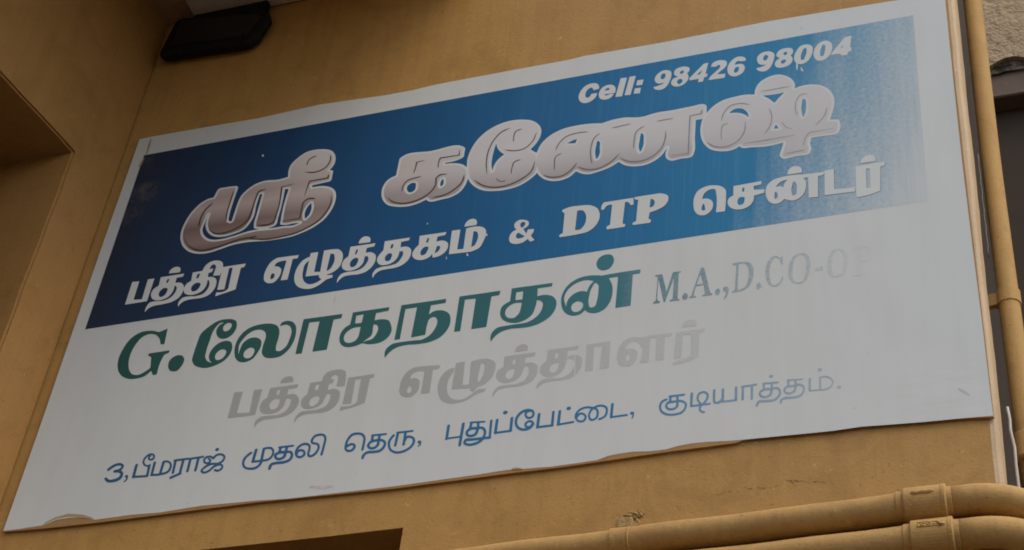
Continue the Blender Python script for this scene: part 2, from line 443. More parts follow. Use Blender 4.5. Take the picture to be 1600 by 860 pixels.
SHEET_EDGE = '-229,4907 -37,4919 1173,4906 2320,4881 3563,4950 3982,4924 4862,4870 5421,4867 5770,4896 6120,4906 6704,4909 7355,4910 8408,4907 8706,4936 10177,4906 10721,4921 11259,4924 11476,4941 12041,4949 13151,4916 14129,4883 14662,4843 15042,4823 15044,2547 15055,768 15083,-1135 15109,-2513 15125,-3796 15133,-4241 14694,-4220 14182,-4206 13357,-4161 12959,-4175 12063,-4152 11562,-4140 11193,-4108 10961,-4100 10756,-4121 10590,-4155 10355,-4153 10117,-4125 9909,-4130 9738,-4148 9579,-4201 9263,-4213 8877,-4221 8535,-4205 8189,-4186 7795,-4208 7297,-4221 6438,-4243 5245,-4242 4717,-4241 4176,-4207 3215,-4181 2539,-4216 2031,-4195 1413,-4209 1302,-4180 1106,-4133 891,-4107 675,-4118 507,-4176 445,-4198 31,-4216 -263,-4213 -246,-2207 -248,723 -244,2796'
BOARD_EDGE = '-211,4894 7353,4902 15040,4790 15140,-4259 14821,-4227 14442,-4168 13359,-4098 12063,-4107 11772,-4126 11608,-4181 10685,-4195 10216,-4208 9648,-4230 8977,-4250 8294,-4248 6443,-4280 4182,-4235 1430,-4267 463,-4256 -246,-4230'
STAIN_EDGE = '441,-4186 496,-4138 657,-4060 867,-4025 1147,-4079 1369,-4175 1302,-4178 884,-4082 669,-4098'
GLYPHS = {
 'phone': [
  ('P', '9053,3959! 9041,4056 8999,4115 8921,4140 8835,4126 8763,4066 8706,3955 8690,3850 8704,3769 8748,3688 8816,3647 8891,3651 8963,3695 9012,3767 9030,3856! 8919,3861! 8902,3803 8860,3775 8826,3800 8813,3865 8821,3941 8860,4009 8907,4028 8936,4005 8951,3947!'),
  ('P', '9355,3775! 9361,3856 9341,3947 9288,4003 9211,4020 9127,3987 9073,3899 9061,3786 9087,3702 9149,3652 9224,3643 9292,3680 9337,3758! 9249,3765 9207,3748 9174,3757 9167,3787!'),
  ('H', '9161,3881! 9185,3928 9222,3939 9248,3905 9239,3880!'),
  ('P', '9435,4138! 9551,4127! 9489,3653! 9368,3664!'),
  ('P', '9597,4138! 9710,4129! 9640,3652! 9531,3665!'),
  ('P', '9744,4001! 9858,3996! 9836,3861! 9729,3869!'),
  ('P', '9712,3801! 9821,3788! 9805,3648! 9694,3666!'),
  ('P', '10042,3745! 10158,3768 10205,3787 10225,3826! 10174,3810 10113,3826 10065,3895 10063,3993 10114,4087 10190,4138 10276,4128 10341,4071 10352,3979 10330,3843 10281,3715 10211,3649 10139,3646 10071,3685'),
  ('H', '10194,4057 10163,3985 10178,3919 10212,3913 10248,3989 10237,4045'),
  ('P', '10478,3902! 10409,3964 10397,4047 10433,4118 10505,4144 10602,4136 10666,4083 10668,4011 10632,3958! 10655,3890 10652,3776 10604,3701 10523,3652 10439,3656 10371,3718 10355,3801 10383,3865'),
  ('H', '10538,4045 10503,4019 10511,3973 10547,3963 10570,4001 10566,4038'),
  ('H', '10510,3840 10467,3807 10466,3737 10503,3701 10544,3734 10553,3802'),
  ('P', '10920,4125! 11000,4131! 10955,3851! 10996,3844! 10983,3768! 10936,3772! 10917,3662! 10832,3667! 10841,3753! 10680,3751! 10678,3813!'),
  ('H', '10897,3968! 10804,3868! 10862,3862!'),
  ('P', '11049,4007! 11076,4097 11153,4139 11236,4135 11315,4087 11328,4003 11288,3916 11207,3841 11161,3783! 11309,3764! 11293,3660! 11012,3673! 11037,3745 11135,3860 11210,3964 11197,4020 11167,4020 11144,3990!'),
  ('P', '11653,4004! 11646,4077 11580,4134 11497,4144 11415,4086 11352,3961 11340,3823 11368,3728 11434,3658 11516,3653 11598,3702 11638,3796 11631,3886 11583,3943 11512,3953 11465,3948! 11493,4021 11534,4036 11553,4013!'),
  ('H', '11501,3886 11461,3835 11456,3775 11480,3737 11521,3766 11540,3831 11531,3878'),
  ('P', '11836,3761! 11943,3773 11995,3798! 12007,3812! 11943,3820 11884,3863 11851,3960 11859,4055 11918,4128 12000,4150 12094,4121 12146,4048 12143,3934 12112,3801 12060,3693 11990,3645 11909,3663 11856,3712'),
  ('H', '11994,4063 11959,4001 11963,3938 11995,3917 12033,3972 12038,4033'),
  ('P', '12245,3915! 12187,3975 12199,4069 12257,4133 12339,4146 12432,4124 12467,4066 12455,3972 12425,3936! 12456,3866 12442,3747 12372,3679 12268,3658 12187,3694 12156,3772 12176,3854'),
  ('H', '12339,4048 12304,4022 12310,3980 12344,3967 12368,4005 12362,4042'),
  ('H', '12303,3858 12263,3822 12266,3769 12297,3755 12338,3793 12344,3840'),
  ('P', '12700,4149 12595,4129 12525,4024 12487,3893 12494,3768 12545,3685 12625,3663 12706,3702 12771,3816 12802,3983 12786,4085'),
  ('H', '12664,4056 12623,3979 12598,3845 12609,3769 12638,3761 12673,3842 12698,3976 12690,4046'),
  ('P', '13023,4155 12931,4133 12854,4039 12818,3908 12827,3765 12878,3682 12957,3657 13026,3694 13097,3797 13132,3963 13114,4074'),
  ('H', '12981,4061 12945,3979 12924,3844 12936,3771 12970,3770 13001,3858 13014,3977 13010,4040'),
  ('P', '13345,4151! 13460,4168! 13426,3864! 13453,3865! 13446,3771! 13398,3770! 13373,3687! 13282,3697! 13255,3753! 13096,3762! 13149,3852!'),
  ('H', '13323,3971! 13264,3891! 13302,3889!'),
 ],
 'heading': [
  ('P', '1833,2856! 1740,2849 1608,2774 1474,2597 1380,2310 1362,2077 1393,1903 1488,1701 1648,1537 1885,1433 2098,1423 2297,1471 2520,1523 2778,1535 3052,1502 3132,1492 3417,1482 3671,1494 3864,1552 4051,1643 4205,1774 4318,1996 4355,2220 4337,2392 4275,2523 4155,2618 3990,2672 3833,2673! 3810,2729! 4157,2754! 4180,2800! 4173,3024! 4097,3059! 4151,3151 4165,3321 4120,3472 4035,3580 3890,3650 3725,3679 3542,3662 3378,3541 3274,3389 3254,3218 3279,3066! 3090,3040 2831,3071 2644,3029 2506,2921 2404,2771 2374,2607 2365,2404 2358,2254 2344,2139 2288,2178 2275,2271 2275,2628 2296,3020! 2246,3066! 2040,3078 1881,3061 1859,2979!'),
  ('H', '1831,2434! 1806,2219 1797,2053 1888,1867 2049,1748 2213,1721 2471,1747 2746,1805 2952,1818 3281,1788 3433,1789 3643,1771 3751,1807! 3633,1819 3480,1812 3365,1843! 3336,2343 3354,2739! 3282,2755! 3294,2487 3290,2051 3267,1841 3169,1812 2932,1829 2852,1862! 2829,1983 2831,2183 2836,2724! 2789,2735! 2777,2498 2771,2095 2653,1874 2459,1798 2254,1775 2056,1833 1910,1979 1841,2128'),
  ('H', '3882,2274! 3824,2169 3805,2024 3839,1884! 3890,1956 3916,2116'),
  ('P', '5447,3033! 5486,3076 6036,3093 6630,3074 6682,3016 6684,2910 6673,2783 6615,2751 6343,2719! 6357,2691! 6537,2668 6701,2591 6791,2481 6829,2251 6799,2053 6719,1911 6578,1827 6386,1803 6191,1797 6143,1828 6120,1870! 5972,1801 5779,1771 5575,1807 5384,1901 5268,2072 5228,2228 5239,2403 5308,2537 5443,2611!'),
  ('H', '5773,2343 5713,2297 5715,2179 5784,2110 5847,2134 5867,2262 5848,2329'),
  ('H', '6361,2322! 6335,2275 6338,2133! 6369,2150 6386,2234'),
  ('P', '6770,2565 6762,2716 6800,2947 6904,3196 7060,3372 7269,3490 7485,3529 7686,3504 7868,3435 7999,3310 8068,3157 8071,3005 8012,2824 7917,2688! 8040,2570! 8121,2340 8084,2051! 7948,1915 7788,1822 7580,1782 7367,1793 7145,1859 6980,1988 6849,2178'),
  ('H', '7260,3004! 7240,2843 7226,2637 7233,2457 7267,2302! 7292,2473 7345,2579 7443,2675! 7357,2770 7304,2858'),
  ('P', '8006,2348! 8038,2576 8123,2824 8260,2970 8466,3071 8721,3099 8978,3081 9171,3042! 9338,3082 9548,3090 9841,3032 9918,3031! 10103,3068 10415,3065 10724,3077 10970,3065 11002,3007! 11000,2714! 10821,2715! 10819,2304 10812,1905 10793,1852 10584,1831 10423,1826 10371,1866 10353,2156! 10255,1979 10118,1868 9958,1820 9795,1835 9649,1892 9529,2005! 9361,1901 9149,1839 9026,1824 8898,1867 8788,1950! 8692,1843 8530,1788 8404,1800 8251,1872 8134,1999 8057,2147!'),
  ('H', '8573,2680! 8654,2726 8747,2757! 8724,2650!'),
  ('H', '9127,2612 9103,2500 9100,2296 9136,2166 9172,2250 9169,2455 9151,2592'),
  ('H', '9897,2621 9865,2447 9865,2243 9890,2165 9926,2258 9936,2459 9919,2586'),
  ('P', '10987,2816! 11102,2976 11273,3091 11488,3131 11661,3135 11816,3095! 11821,3205 11895,3377 12046,3482 12218,3501 12360,3419 12460,3288 12495,3159 12488,3077! 12578,3107 12757,3105 12914,3050 13049,2911 13124,2730 13139,2552 13106,2359 13054,2172! 13198,2142! 13215,2075 13205,1880 13171,1818 12970,1811 12750,1816! 12729,1687 12746,1544 12707,1457 12506,1449 12275,1447 12241,1497 12266,1658 12299,1813! 12023,1786 11729,1827 11655,1831 11592,1870 11581,1902! 11466,1839 11256,1853 11084,1945 10974,2108 10914,2336 10914,2584 10956,2761'),
  ('H', '11387,2741! 11472,2820 11579,2818 11687,2703 11721,2555! 11645,2651 11538,2716'),
  ('H', '11948,3038! 12149,3016 12319,3026! 12219,2904 12149,2804! 12059,2930'),
  ('H', '12175,2280! 12136,2175! 12222,2166!'),
  ('H', '12634,2783 12603,2659 12598,2486 12630,2340 12660,2442 12672,2642 12658,2762'),
 ],
 'shade': [
  ('S', '1852,2714,42 1730,2541,39 1690,2312,34 1704,2140,31'),
  ('S', '1461,1922,26 1647,1652,27 1892,1514,35 2204,1532,40 2627,1632,40 2938,1640,39 2816,1639,30 3123,1533,36 3459,1529,38 3709,1561,40 3923,1647,41 4124,1801,40 4239,2006,35 4275,2238,30 4244,2379,27'),
  ('S', '2223,2950,27 2211,2677,27 2213,2369,25 2241,2161,24'),
  ('S', '1931,2025,28 2095,1891,33 2311,1872,40 2507,1938,43 2663,2071,39 2713,2329,34 2728,2632,34 2770,2811,42 2886,2830,42'),
  ('S', '2898,1925,39! 3210,1929,42 3241,2162,31 3201,2821,36! 3427,2850,42!'),
  ('S', '3393,1923,38! 3730,1917,40! 3720,2309,33! 3784,2379,41 3949,2360,38'),
  ('S', '3713,2479,26! 3731,2730,27! 3748,2846,35! 4100,2852,35! 4103,2937,26'),
  ('S', '3605,3120,30 3839,3067,34 4007,3149,34 4064,3345,27 4037,3464,23'),
  ('S', '3606,3294,25 3636,3445,30 3758,3505,32'),
  ('S', '5943,2878,33! 5799,2860,32! 5796,2725,24 5778,2588,25'),
  ('S', '5940,2468,32 5812,2458,32 5684,2422,32 5623,2302,26 5621,2164,24'),
  ('S', '5367,2079,28 5488,1945,31 5654,1871,37 5875,1866,41 6082,1951,42 6197,2071,38 6245,2207,31! 6229,2358,33! 6282,2420,42 6419,2418,40'),
  ('S', '6226,1890,40! 6438,1901,41 6621,2006,40 6732,2156,35 6750,2328,31'),
  ('S', '6584,3000,23! 6593,2856,33! 6242,2863,33! 6224,2776,24 6234,2618,23'),
  ('S', '7484,3330,33 7336,3274,32 7221,3119,28 7147,2895,25 7129,2570,22 7176,2250,21'),
  ('S', '6960,2153,29 7108,1997,31 7313,1894,36 7570,1879,40 7816,1974,40 7972,2112,35 8023,2362,31'),
  ('S', '7442,2795,25 7612,2725,27 7805,2739,29 7922,2860,25 7986,3101,23'),
  ('S', '7706,3251,30 7604,3224,28 7574,3095,21 7584,2956,20'),
  ('S', '7762,2467,28 7661,2446,27 7622,2309,21 7623,2148,20'),
  ('S', '7353,2107,18 7472,1999,20 7535,2008,25'),
  ('S', '8383,2539,22 8431,2720,24 8548,2856,28 8736,2900,28 8939,2880,27'),
  ('S', '8496,2453,28 8405,2401,24 8388,2230,20 8403,2053,19'),
  ('S', '8220,1979,33 8396,1890,36 8563,1895,40 8701,1999,37 8789,2151,35'),
  ('S', '9150,2790,30 9067,2715,26 9018,2521,22 9028,2226,21 9065,2059,20'),
  ('S', '8812,2051,32 8997,1939,35 9184,1925,39 9384,2028,38 9528,2202,36'),
  ('S', '9355,2874,28 9691,2899,28'),
  ('S', '9930,2784,30 9810,2695,26 9771,2469,22 9771,2265,21'),
  ('S', '10145,2849,27 10433,2852,27'),
  ('S', '9544,2102,30 9684,1984,33 9871,1931,38 10092,1988,38 10247,2152,33 10309,2369,28 10311,2573,27'),
  ('S', '10439,1936,32! 10721,1926,29! 10717,2328,22 10721,2840,26! 10915,2850,33! 10922,2952,23'),
  ('S', '11262,2576,21 11301,2769,23 11406,2915,28 11556,2940,28 11732,2864,26'),
  ('S', '11375,2495,26 11296,2474,22 11267,2343,17 11276,2102,17'),
  ('S', '11027,2126,26 11168,1983,30 11359,1937,34 11547,2031,32 11640,2191,26 11664,2476,24'),
  ('S', '12059,2703,21 12107,2474,21 12070,2238,23 11983,2086,26'),
  ('S', '11664,1943,31! 12009,1932,31! 12485,1944,30!'),
  ('S', '11912,3143,26 12409,3147,26'),
  ('S', '12698,2884,25 12596,2895,25 12516,2769,19 12499,2569,17 12532,2387,16'),
  ('S', '13011,2469,20 12979,2304,22 12817,2088,24'),
  ('S', '13111,1945,27! 12722,1947,27! 12653,1831,20 12623,1637,19'),
  ('S', '12328,1540,30 12647,1554,30'),
  ('S', '12277,2307,13 12336,2177,14 12443,2094,15'),
 ],
 'centre': [
  ('P', '663,995! 805,983! 809,540! 979,522! 973,998! 1106,992! 1096,453! 662,453!'),
  ('P', '1227,997! 1691,997! 1682,924! 1561,921! 1564,779 1564,590 1512,487 1386,432 1257,447 1167,524 1133,625 1160,733 1239,794!'),
  ('H', '1361,714 1299,650 1297,565 1344,506 1409,525 1444,604 1438,690'),
  ('H', '1380,920! 1420,918! 1411,828! 1370,836!'),
  ('P', '1545,792! 1655,790 1746,707 1772,570 1729,428 1624,350 1506,326 1368,318 1246,309 1170,271 1122,187! 1119,317 1165,412 1280,418 1439,407 1552,452 1618,561 1622,674 1577,729 1535,709!'),
  ('P', '1372,1059! 1386,1149 1445,1195 1534,1187 1585,1129 1589,1047!'),
  ('P', '1857,989! 2044,991! 2257,1010! 2246,923! 2179,911! 2205,732 2202,582 2147,489 2035,441 1909,450 1808,516 1774,626 1802,734 1875,786!'),
  ('H', '1965,930! 2019,929! 2005,827! 1958,827!'),
  ('H', '1992,716 1928,662 1919,589 1962,520 2030,524 2077,587 2076,690'),
  ('P', '2048,971! 2058,1065 2108,1151 2183,1194 2309,1188 2397,1132 2434,1048 2439,923 2423,812! 2291,828! 2296,942 2295,1047 2259,1102 2212,1101 2182,1031! 2180,907! 2084,888!'),
  ('P', '2165,806! 2274,803 2366,738 2401,619 2381,473 2312,374 2199,330 2061,332 1908,329 1823,298 1763,195! 1753,330 1804,404 1919,411 2077,394 2193,424 2259,533 2259,665 2219,738 2169,720!'),
  ('P', '2436,1005! 2884,1001! 2870,920! 2806,913! 2815,405! 2679,370 2448,315! 2450,404! 2637,420 2666,459! 2641,950! 2571,952! 2592,451! 2453,463!'),
  ('P', '3889,1001! 3878,926! 3788,930! 3783,447! 3655,453! 3675,914! 3574,919 3487,888 3463,815! 3528,803 3602,740 3622,640 3594,512 3526,431 3418,436 3339,505 3306,626 3320,795 3382,947 3463,1009 3586,1013'),
  ('H', '3458,653 3439,581 3463,515 3498,531 3513,595 3494,642'),
  ('P', '4105,919! 3994,854 3921,715 3900,529 3930,372 4013,243 4148,165 4302,150 4426,211 4529,303 4637,329! 4630,390! 4541,404 4492,423! 4434,331 4354,271 4237,252 4135,313 4066,440 4044,596 4053,747 4120,839!'),
  ('P', '4112,1001! 4253,999! 4264,530! 4378,511! 4358,1013! 4523,1008 4634,986 4718,892 4751,703 4718,549 4622,454 4508,420! 4434,331! 4376,398 4368,441! 4116,453!'),
  ('H', '4498,911! 4559,891 4593,811 4595,649 4527,520 4495,507!'),
  ('P', '4851,1000! 5312,992! 5301,917! 5167,910! 5162,669 5157,566 5097,474 4986,426 4863,445 4784,517 4762,616 4787,715 4851,779!'),
  ('H', '4972,908! 5010,906! 4998,797! 4965,798!'),
  ('H', '4990,713 4924,659 4914,567 4955,502 5015,518 5048,587 5038,694'),
  ('P', '5149,795! 5254,793 5353,716 5378,578 5334,437 5238,343 5109,312 4974,320 4842,308 4778,245 4743,178! 4745,308 4792,383 4885,408 5035,401 5148,436 5226,552 5237,663 5207,711 5155,708!'),
  ('P', '4989,1048! 5009,1141 5060,1195 5145,1185 5201,1121 5207,1037!'),
  ('P', '5482,1001! 5944,996! 5931,931! 5791,922! 5796,692 5778,564 5705,465 5592,432 5486,453 5415,542 5410,647 5455,742 5489,792!'),
  ('H', '5616,900! 5661,901! 5653,807! 5612,802!'),
  ('H', '5611,696 5556,646 5548,572 5586,517 5644,525 5664,586 5659,673'),
  ('P', '5803,795! 5907,793 5994,718 6014,610 5984,466 5895,372 5769,331 5623,328 5493,311 5428,258 5392,163! 5379,287 5425,371 5524,398 5671,401 5784,431 5854,548 5870,639 5839,703 5804,691!'),
  ('P', '6116,998! 6600,987! 6587,920! 6449,910! 6434,695 6413,530 6351,449 6239,415 6133,446 6051,537 6042,624 6079,720 6129,786!'),
  ('H', '6266,910! 6303,908! 6294,809! 6255,807!'),
  ('H', '6249,714 6198,658 6186,585 6217,523 6273,539 6307,608 6309,702'),
  ('P', '6435,793! 6551,800 6647,736 6671,628 6626,506 6526,442 6423,431! 6401,560! 6422,679!'),
  ('H', '6468,684! 6516,682 6530,628 6503,559 6445,523!'),
  ('P', '6694,999! 6847,993! 6846,536! 6956,523! 6949,997! 7092,1010 7211,985 7300,904 7322,776 7295,631 7239,493 7131,441 6930,440 6710,451!'),
  ('H', '7091,900! 7151,878 7181,806 7177,656 7132,553 7091,539!'),
  ('P', '6911,1043! 6931,1144 6990,1199 7063,1199 7122,1132 7125,1042!'),
  ('P', '8166,730! 8160,660 8125,596! 8163,517 8199,474! 8130,453 8079,523! 7995,458 7862,450 7776,503 7746,615 7779,727 7855,783! 7812,852 7812,936 7879,995 7971,982 8053,921 8057,837 7974,770! 8039,649! 8058,741!'),
  ('H', '7923,920 7915,855 7949,804 7993,850 7996,909 7957,937'),
  ('H', '7894,704! 7861,639 7885,575 7958,564 8018,595!'),
  ('P', '8621,1070! 8716,1105 8930,1106 9093,1078 9223,983 9276,852 9270,687 9209,558 9101,475 8945,449 8805,443 8637,443! 8616,482 8674,529! 8669,982! 8624,1028!'),
  ('H', '8885,996! 8975,984 9035,892 9054,757 9028,632 8963,551 8880,557!'),
  ('P', '9297,931! 9300,1026 9331,1091! 9832,1090! 9844,931! 9797,930 9759,998 9696,1024! 9681,529! 9726,508 9720,451! 9425,454! 9416,515 9471,550! 9477,1011! 9398,1005 9342,921!'),
  ('P', '9849,1098! 10129,1096 10303,1086 10410,1010 10418,889 10367,794 10250,725 10122,689! 10112,543! 10147,524 10142,455! 9858,461! 9850,505 9905,540! 9915,1024! 9852,1049!'),
  ('H', '10125,1001! 10178,966 10199,890 10168,813 10117,801!'),
  ('P', '11218,453! 11207,908 11191,982 11118,999 11031,947 10984,805! 11049,805 11138,741 11167,634 11130,502 11045,436 10958,449 10875,547 10845,704 10850,865 10912,1014 11028,1080 11159,1082 11292,1027 11360,935 11373,770 11362,448!'),
  ('H', '11009,698 10984,633 10995,547 11027,540 11032,633'),
  ('P', '11489,987! 11945,1003! 11942,926! 11816,914! 11824,831! 11996,803! 11989,724! 11825,700! 11818,592 11762,494 11649,439 11534,454 11432,536 11401,643 11428,737 11493,774!'),
  ('H', '11635,914! 11671,916! 11665,826! 11634,823!'),
  ('H', '11588,702 11560,628 11583,543 11640,541 11672,604 11671,700!'),
  ('P', '12308,517! 12369,479 12446,451 12534,476 12610,558 12650,690 12649,841 12608,917! 12688,919! 12692,458! 12839,447! 12844,911! 12926,912! 12951,983! 12597,1004 12457,1023 12260,1017 12131,985 12045,903 12010,767 12021,639 12075,502 12146,447 12231,445'),
  ('H', '12466,874 12430,773 12427,640 12452,560 12487,577 12504,690 12499,825'),
  ('H', '12174,713 12153,638 12167,545 12195,569 12188,690'),
  ('H', '12174,814! 12217,885 12288,929 12360,937! 12312,867 12295,778! 12231,821'),
  ('P', '12360,1050! 12378,1156 12444,1218 12510,1214 12575,1162 12592,1048!'),
  ('P', '12949,1017! 13098,1008! 13096,558! 13417,527! 13414,438! 12941,460!'),
  ('P', '13436,989! 13899,999! 13884,910! 13820,900! 13798,369! 13639,322 13433,303! 13425,435!'),
  ('H', '13595,902! 13653,897! 13650,475! 13593,472!'),
  ('P', '13519,1045! 13539,1142 13611,1201 13687,1200 13743,1145 13751,1042!'),
 ],
 'name': [
  ('P', '1685,-279! 1711,-638! 1636,-632! 1568,-473 1470,-379 1350,-347 1232,-392 1141,-539 1097,-759 1119,-977 1180,-1136 1270,-1231 1386,-1255 1499,-1200 1574,-1138! 1530,-897! 1444,-836! 1468,-801! 1856,-799! 1848,-855! 1772,-879! 1736,-1060 1740,-1309! 1664,-1311! 1610,-1208! 1509,-1307 1371,-1336 1200,-1313 1034,-1207 925,-1030 885,-831 915,-598 1006,-385 1164,-274 1349,-270 1533,-335! 1618,-307!'),
  ('P', '2024,-939 1916,-1016 1919,-1175 1990,-1275 2102,-1294 2182,-1177 2184,-1040 2119,-959'),
  ('P', '2934,-303 2818,-271 2639,-282 2497,-376 2376,-517 2351,-717 2340,-940 2349,-1110 2416,-1216 2531,-1288 2681,-1319 2833,-1286 2974,-1205 3044,-1081 3050,-924 2997,-813 2885,-768 2767,-801 2669,-922 2649,-1066 2690,-1168 2748,-1226! 2646,-1171 2585,-1076 2571,-926 2583,-704 2595,-524 2639,-402 2689,-341 2770,-338! 2698,-380 2657,-481 2683,-593 2758,-686 2864,-717 2962,-675 3026,-557 3024,-428 2988,-345'),
  ('H', '2848,-363 2785,-406 2778,-481 2826,-548 2895,-534 2930,-465 2919,-398'),
  ('H', '2863,-951 2780,-1015 2768,-1097 2816,-1175 2896,-1171 2956,-1087 2955,-1003'),
  ('P', '3856,-619! 3876,-541 3959,-518 4073,-559 4155,-666 4184,-788 4180,-1018 4110,-1194 4008,-1291 3838,-1309 3717,-1268 3645,-1177 3627,-1006 3636,-797 3598,-694 3524,-638 3397,-627 3287,-692 3218,-787 3173,-906 3187,-1035 3207,-1144! 3211,-997 3251,-856 3344,-792 3469,-799 3566,-880 3591,-1000 3559,-1141 3482,-1274 3350,-1314 3246,-1282 3166,-1195 3124,-1088 3099,-931 3133,-725 3244,-578 3392,-518 3550,-508 3697,-535 3809,-604 3865,-710 3883,-882 3877,-1070 3898,-1157 3960,-1178 4044,-1120 4095,-941 4093,-750 4048,-657 3977,-606 3906,-606'),
  ('H', '3407,-1006 3314,-1063 3304,-1156 3357,-1226 3438,-1233 3490,-1146 3479,-1054'),
  ('P', '4271,-538! 4974,-548! 4968,-643! 4831,-650! 4826,-1296! 4570,-1298! 4578,-642! 4394,-634! 4382,-1303! 4268,-1294!'),
  ('P', '5159,-550! 5804,-552! 5804,-631! 5585,-643! 5580,-932 5571,-1138 5482,-1215 5441,-1269! 5312,-1308 5194,-1308 5082,-1248 5017,-1123 5012,-997 5068,-871 5152,-813!'),
  ('H', '5233,-634! 5361,-630! 5357,-812! 5242,-808!'),
  ('H', '5354,-902! 5210,-907 5113,-984 5089,-1094 5130,-1184 5212,-1219 5308,-1184 5352,-1089!'),
  ('P', '5576,-801! 5703,-797 5828,-841 5898,-968 5923,-1097 5885,-1213 5781,-1298 5634,-1317 5494,-1289 5440,-1263! 5501,-1224! 5599,-1204 5665,-1092 5671,-969 5636,-910 5573,-884!'),
  ('P', '6014,-551! 6793,-555! 6796,-646! 6545,-649! 6535,-845! 6609,-792 6753,-796 6880,-886 6932,-1051 6906,-1223 6794,-1379 6627,-1448 6433,-1457 6218,-1442 6044,-1477 5950,-1559 5893,-1658! 5890,-1462 5976,-1378 6134,-1362 6331,-1363 6492,-1369 6607,-1302 6685,-1162 6701,-1009 6664,-936 6608,-915 6551,-960 6536,-1046 6532,-1278! 6289,-1294! 6301,-649! 6101,-649! 6098,-1296! 6002,-1295!'),
  ('P', '7021,-548! 7722,-554! 7711,-648! 7579,-653! 7564,-1297! 7311,-1300! 7313,-648! 7125,-635! 7128,-1307! 7022,-1305!'),
  ('P', '7909,-541! 8596,-552! 8590,-628! 8354,-626! 8349,-1029 8315,-1164 8214,-1262 8071,-1301 7938,-1271 7817,-1179 7765,-1040 7788,-901 7910,-817!'),
  ('H', '7995,-641! 8113,-640! 8115,-815! 7999,-810!'),
  ('H', '8113,-886! 7954,-885 7869,-964 7852,-1067 7899,-1158 8004,-1189 8080,-1121 8106,-1008!'),
  ('P', '8337,-802! 8465,-785 8598,-827 8685,-938 8694,-1093 8634,-1245 8498,-1360 8321,-1421 8138,-1423 7953,-1413 7810,-1457 7726,-1535 7672,-1629! 7670,-1444 7743,-1352 7889,-1332 8074,-1330 8256,-1316 8394,-1225 8470,-1051 8461,-944 8420,-900 8334,-873!'),
  ('P', '8783,-1062 8775,-849 8860,-650 9017,-537 9199,-512 9403,-552! 9530,-546 10037,-540! 10033,-627! 9916,-628! 9916,-1284! 9670,-1285! 9677,-629! 9526,-631! 9591,-791 9607,-959 9577,-1140 9488,-1286 9365,-1333 9256,-1308 9179,-1240! 9112,-1309 9004,-1324 8891,-1269 8820,-1174'),
  ('H', '8854,-1075! 8816,-904 8884,-727 9023,-622 9168,-602 9281,-648! 9215,-742 9187,-855! 9075,-822 8968,-861 8885,-964 8867,-1148!'),
  ('H', '9054,-1031 8966,-1073 8952,-1164 8998,-1242 9080,-1245 9138,-1175 9135,-1093'),
  ('H', '9312,-690 9263,-775 9227,-957 9233,-1123 9266,-1203 9320,-1197 9364,-1053 9373,-867 9357,-734'),
  ('P', '9456,-103 9348,-142 9300,-254 9326,-369 9414,-446 9513,-430 9580,-322 9578,-200 9531,-125'),
  ('P', '10272,-713! 10393,-713! 10476,-1103! 10563,-706! 10696,-711! 10685,-737! 10655,-748! 10657,-1279! 10693,-1293! 10688,-1319! 10533,-1310! 10532,-1287! 10579,-1272! 10586,-822! 10461,-1313! 10441,-1309! 10336,-798! 10332,-1234! 10382,-1290! 10377,-1313! 10270,-1313! 10272,-1285! 10314,-1246! 10323,-763! 10275,-733!'),
  ('P', '11008,-700! 11057,-706! 11166,-1250! 11199,-1272! 11197,-1302! 11037,-1303! 11037,-1280! 11084,-1265! 11061,-1073! 10936,-1080! 10906,-1255! 10954,-1291! 10949,-1305! 10836,-1305! 10838,-1281! 10870,-1256! 10987,-789!'),
  ('H', '11003,-832! 10949,-1043! 11051,-1039!'),
  ('P', '10772,-1178 10738,-1216 10734,-1285 10772,-1328 10812,-1292 10812,-1222'),
  ('P', '11288,-1182 11248,-1218 11243,-1288 11279,-1326 11314,-1285 11316,-1216'),
  ('P', '11365,-1225! 11376,-1180 11411,-1168 11445,-1201 11449,-1288 11416,-1390 11370,-1446! 11397,-1356 11408,-1280 11384,-1268'),
  ('P', '11498,-705! 11664,-706 11759,-733 11818,-825 11831,-970 11809,-1138 11752,-1252 11660,-1304 11502,-1310! 11507,-1283! 11548,-1268! 11564,-758! 11504,-739!'),
  ('H', '11599,-741! 11688,-743 11748,-842 11755,-986 11739,-1140 11694,-1241 11589,-1275!'),
  ('P', '11915,-1182 11886,-1215 11881,-1292 11904,-1331 11939,-1295 11944,-1219'),
  ('P', '12281,-701! 12286,-902! 12256,-863 12225,-748 12170,-715 12108,-800 12078,-977 12091,-1161 12121,-1265 12158,-1281 12225,-1236 12273,-1115! 12288,-1134! 12249,-1274 12152,-1320 12079,-1265 12029,-1116 12016,-949 12047,-788 12102,-698 12176,-680 12237,-734!'),
  ('P', '12569,-700 12471,-722 12396,-841 12365,-1034 12382,-1201 12442,-1294 12539,-1329 12623,-1281 12679,-1144 12700,-951 12677,-797 12629,-721'),
  ('H', '12556,-731 12482,-775 12439,-916 12429,-1096 12443,-1229 12503,-1290 12563,-1285 12619,-1165 12639,-972 12622,-803'),
  ('P', '12777,-1041! 12892,-1038! 12884,-1116! 12770,-1113!'),
  ('P', '13139,-724 13042,-737 12979,-858 12952,-1034 12973,-1202 13030,-1294 13126,-1297 13198,-1262 13249,-1125 13266,-948 13234,-793'),
  ('H', '13126,-746 13059,-807 13025,-983 13027,-1163 13067,-1269 13139,-1250 13190,-1114 13212,-921 13185,-800'),
  ('P', '13367,-737! 13547,-737 13618,-771 13644,-876 13628,-988 13560,-1056 13471,-1068! 13456,-1288! 13499,-1308! 13494,-1333! 13350,-1332! 13353,-1305! 13393,-1297! 13426,-774! 13369,-767!'),
  ('H', '13492,-771! 13546,-777 13580,-838 13570,-952 13532,-1026 13475,-1039!'),
 ],
 'writer': [
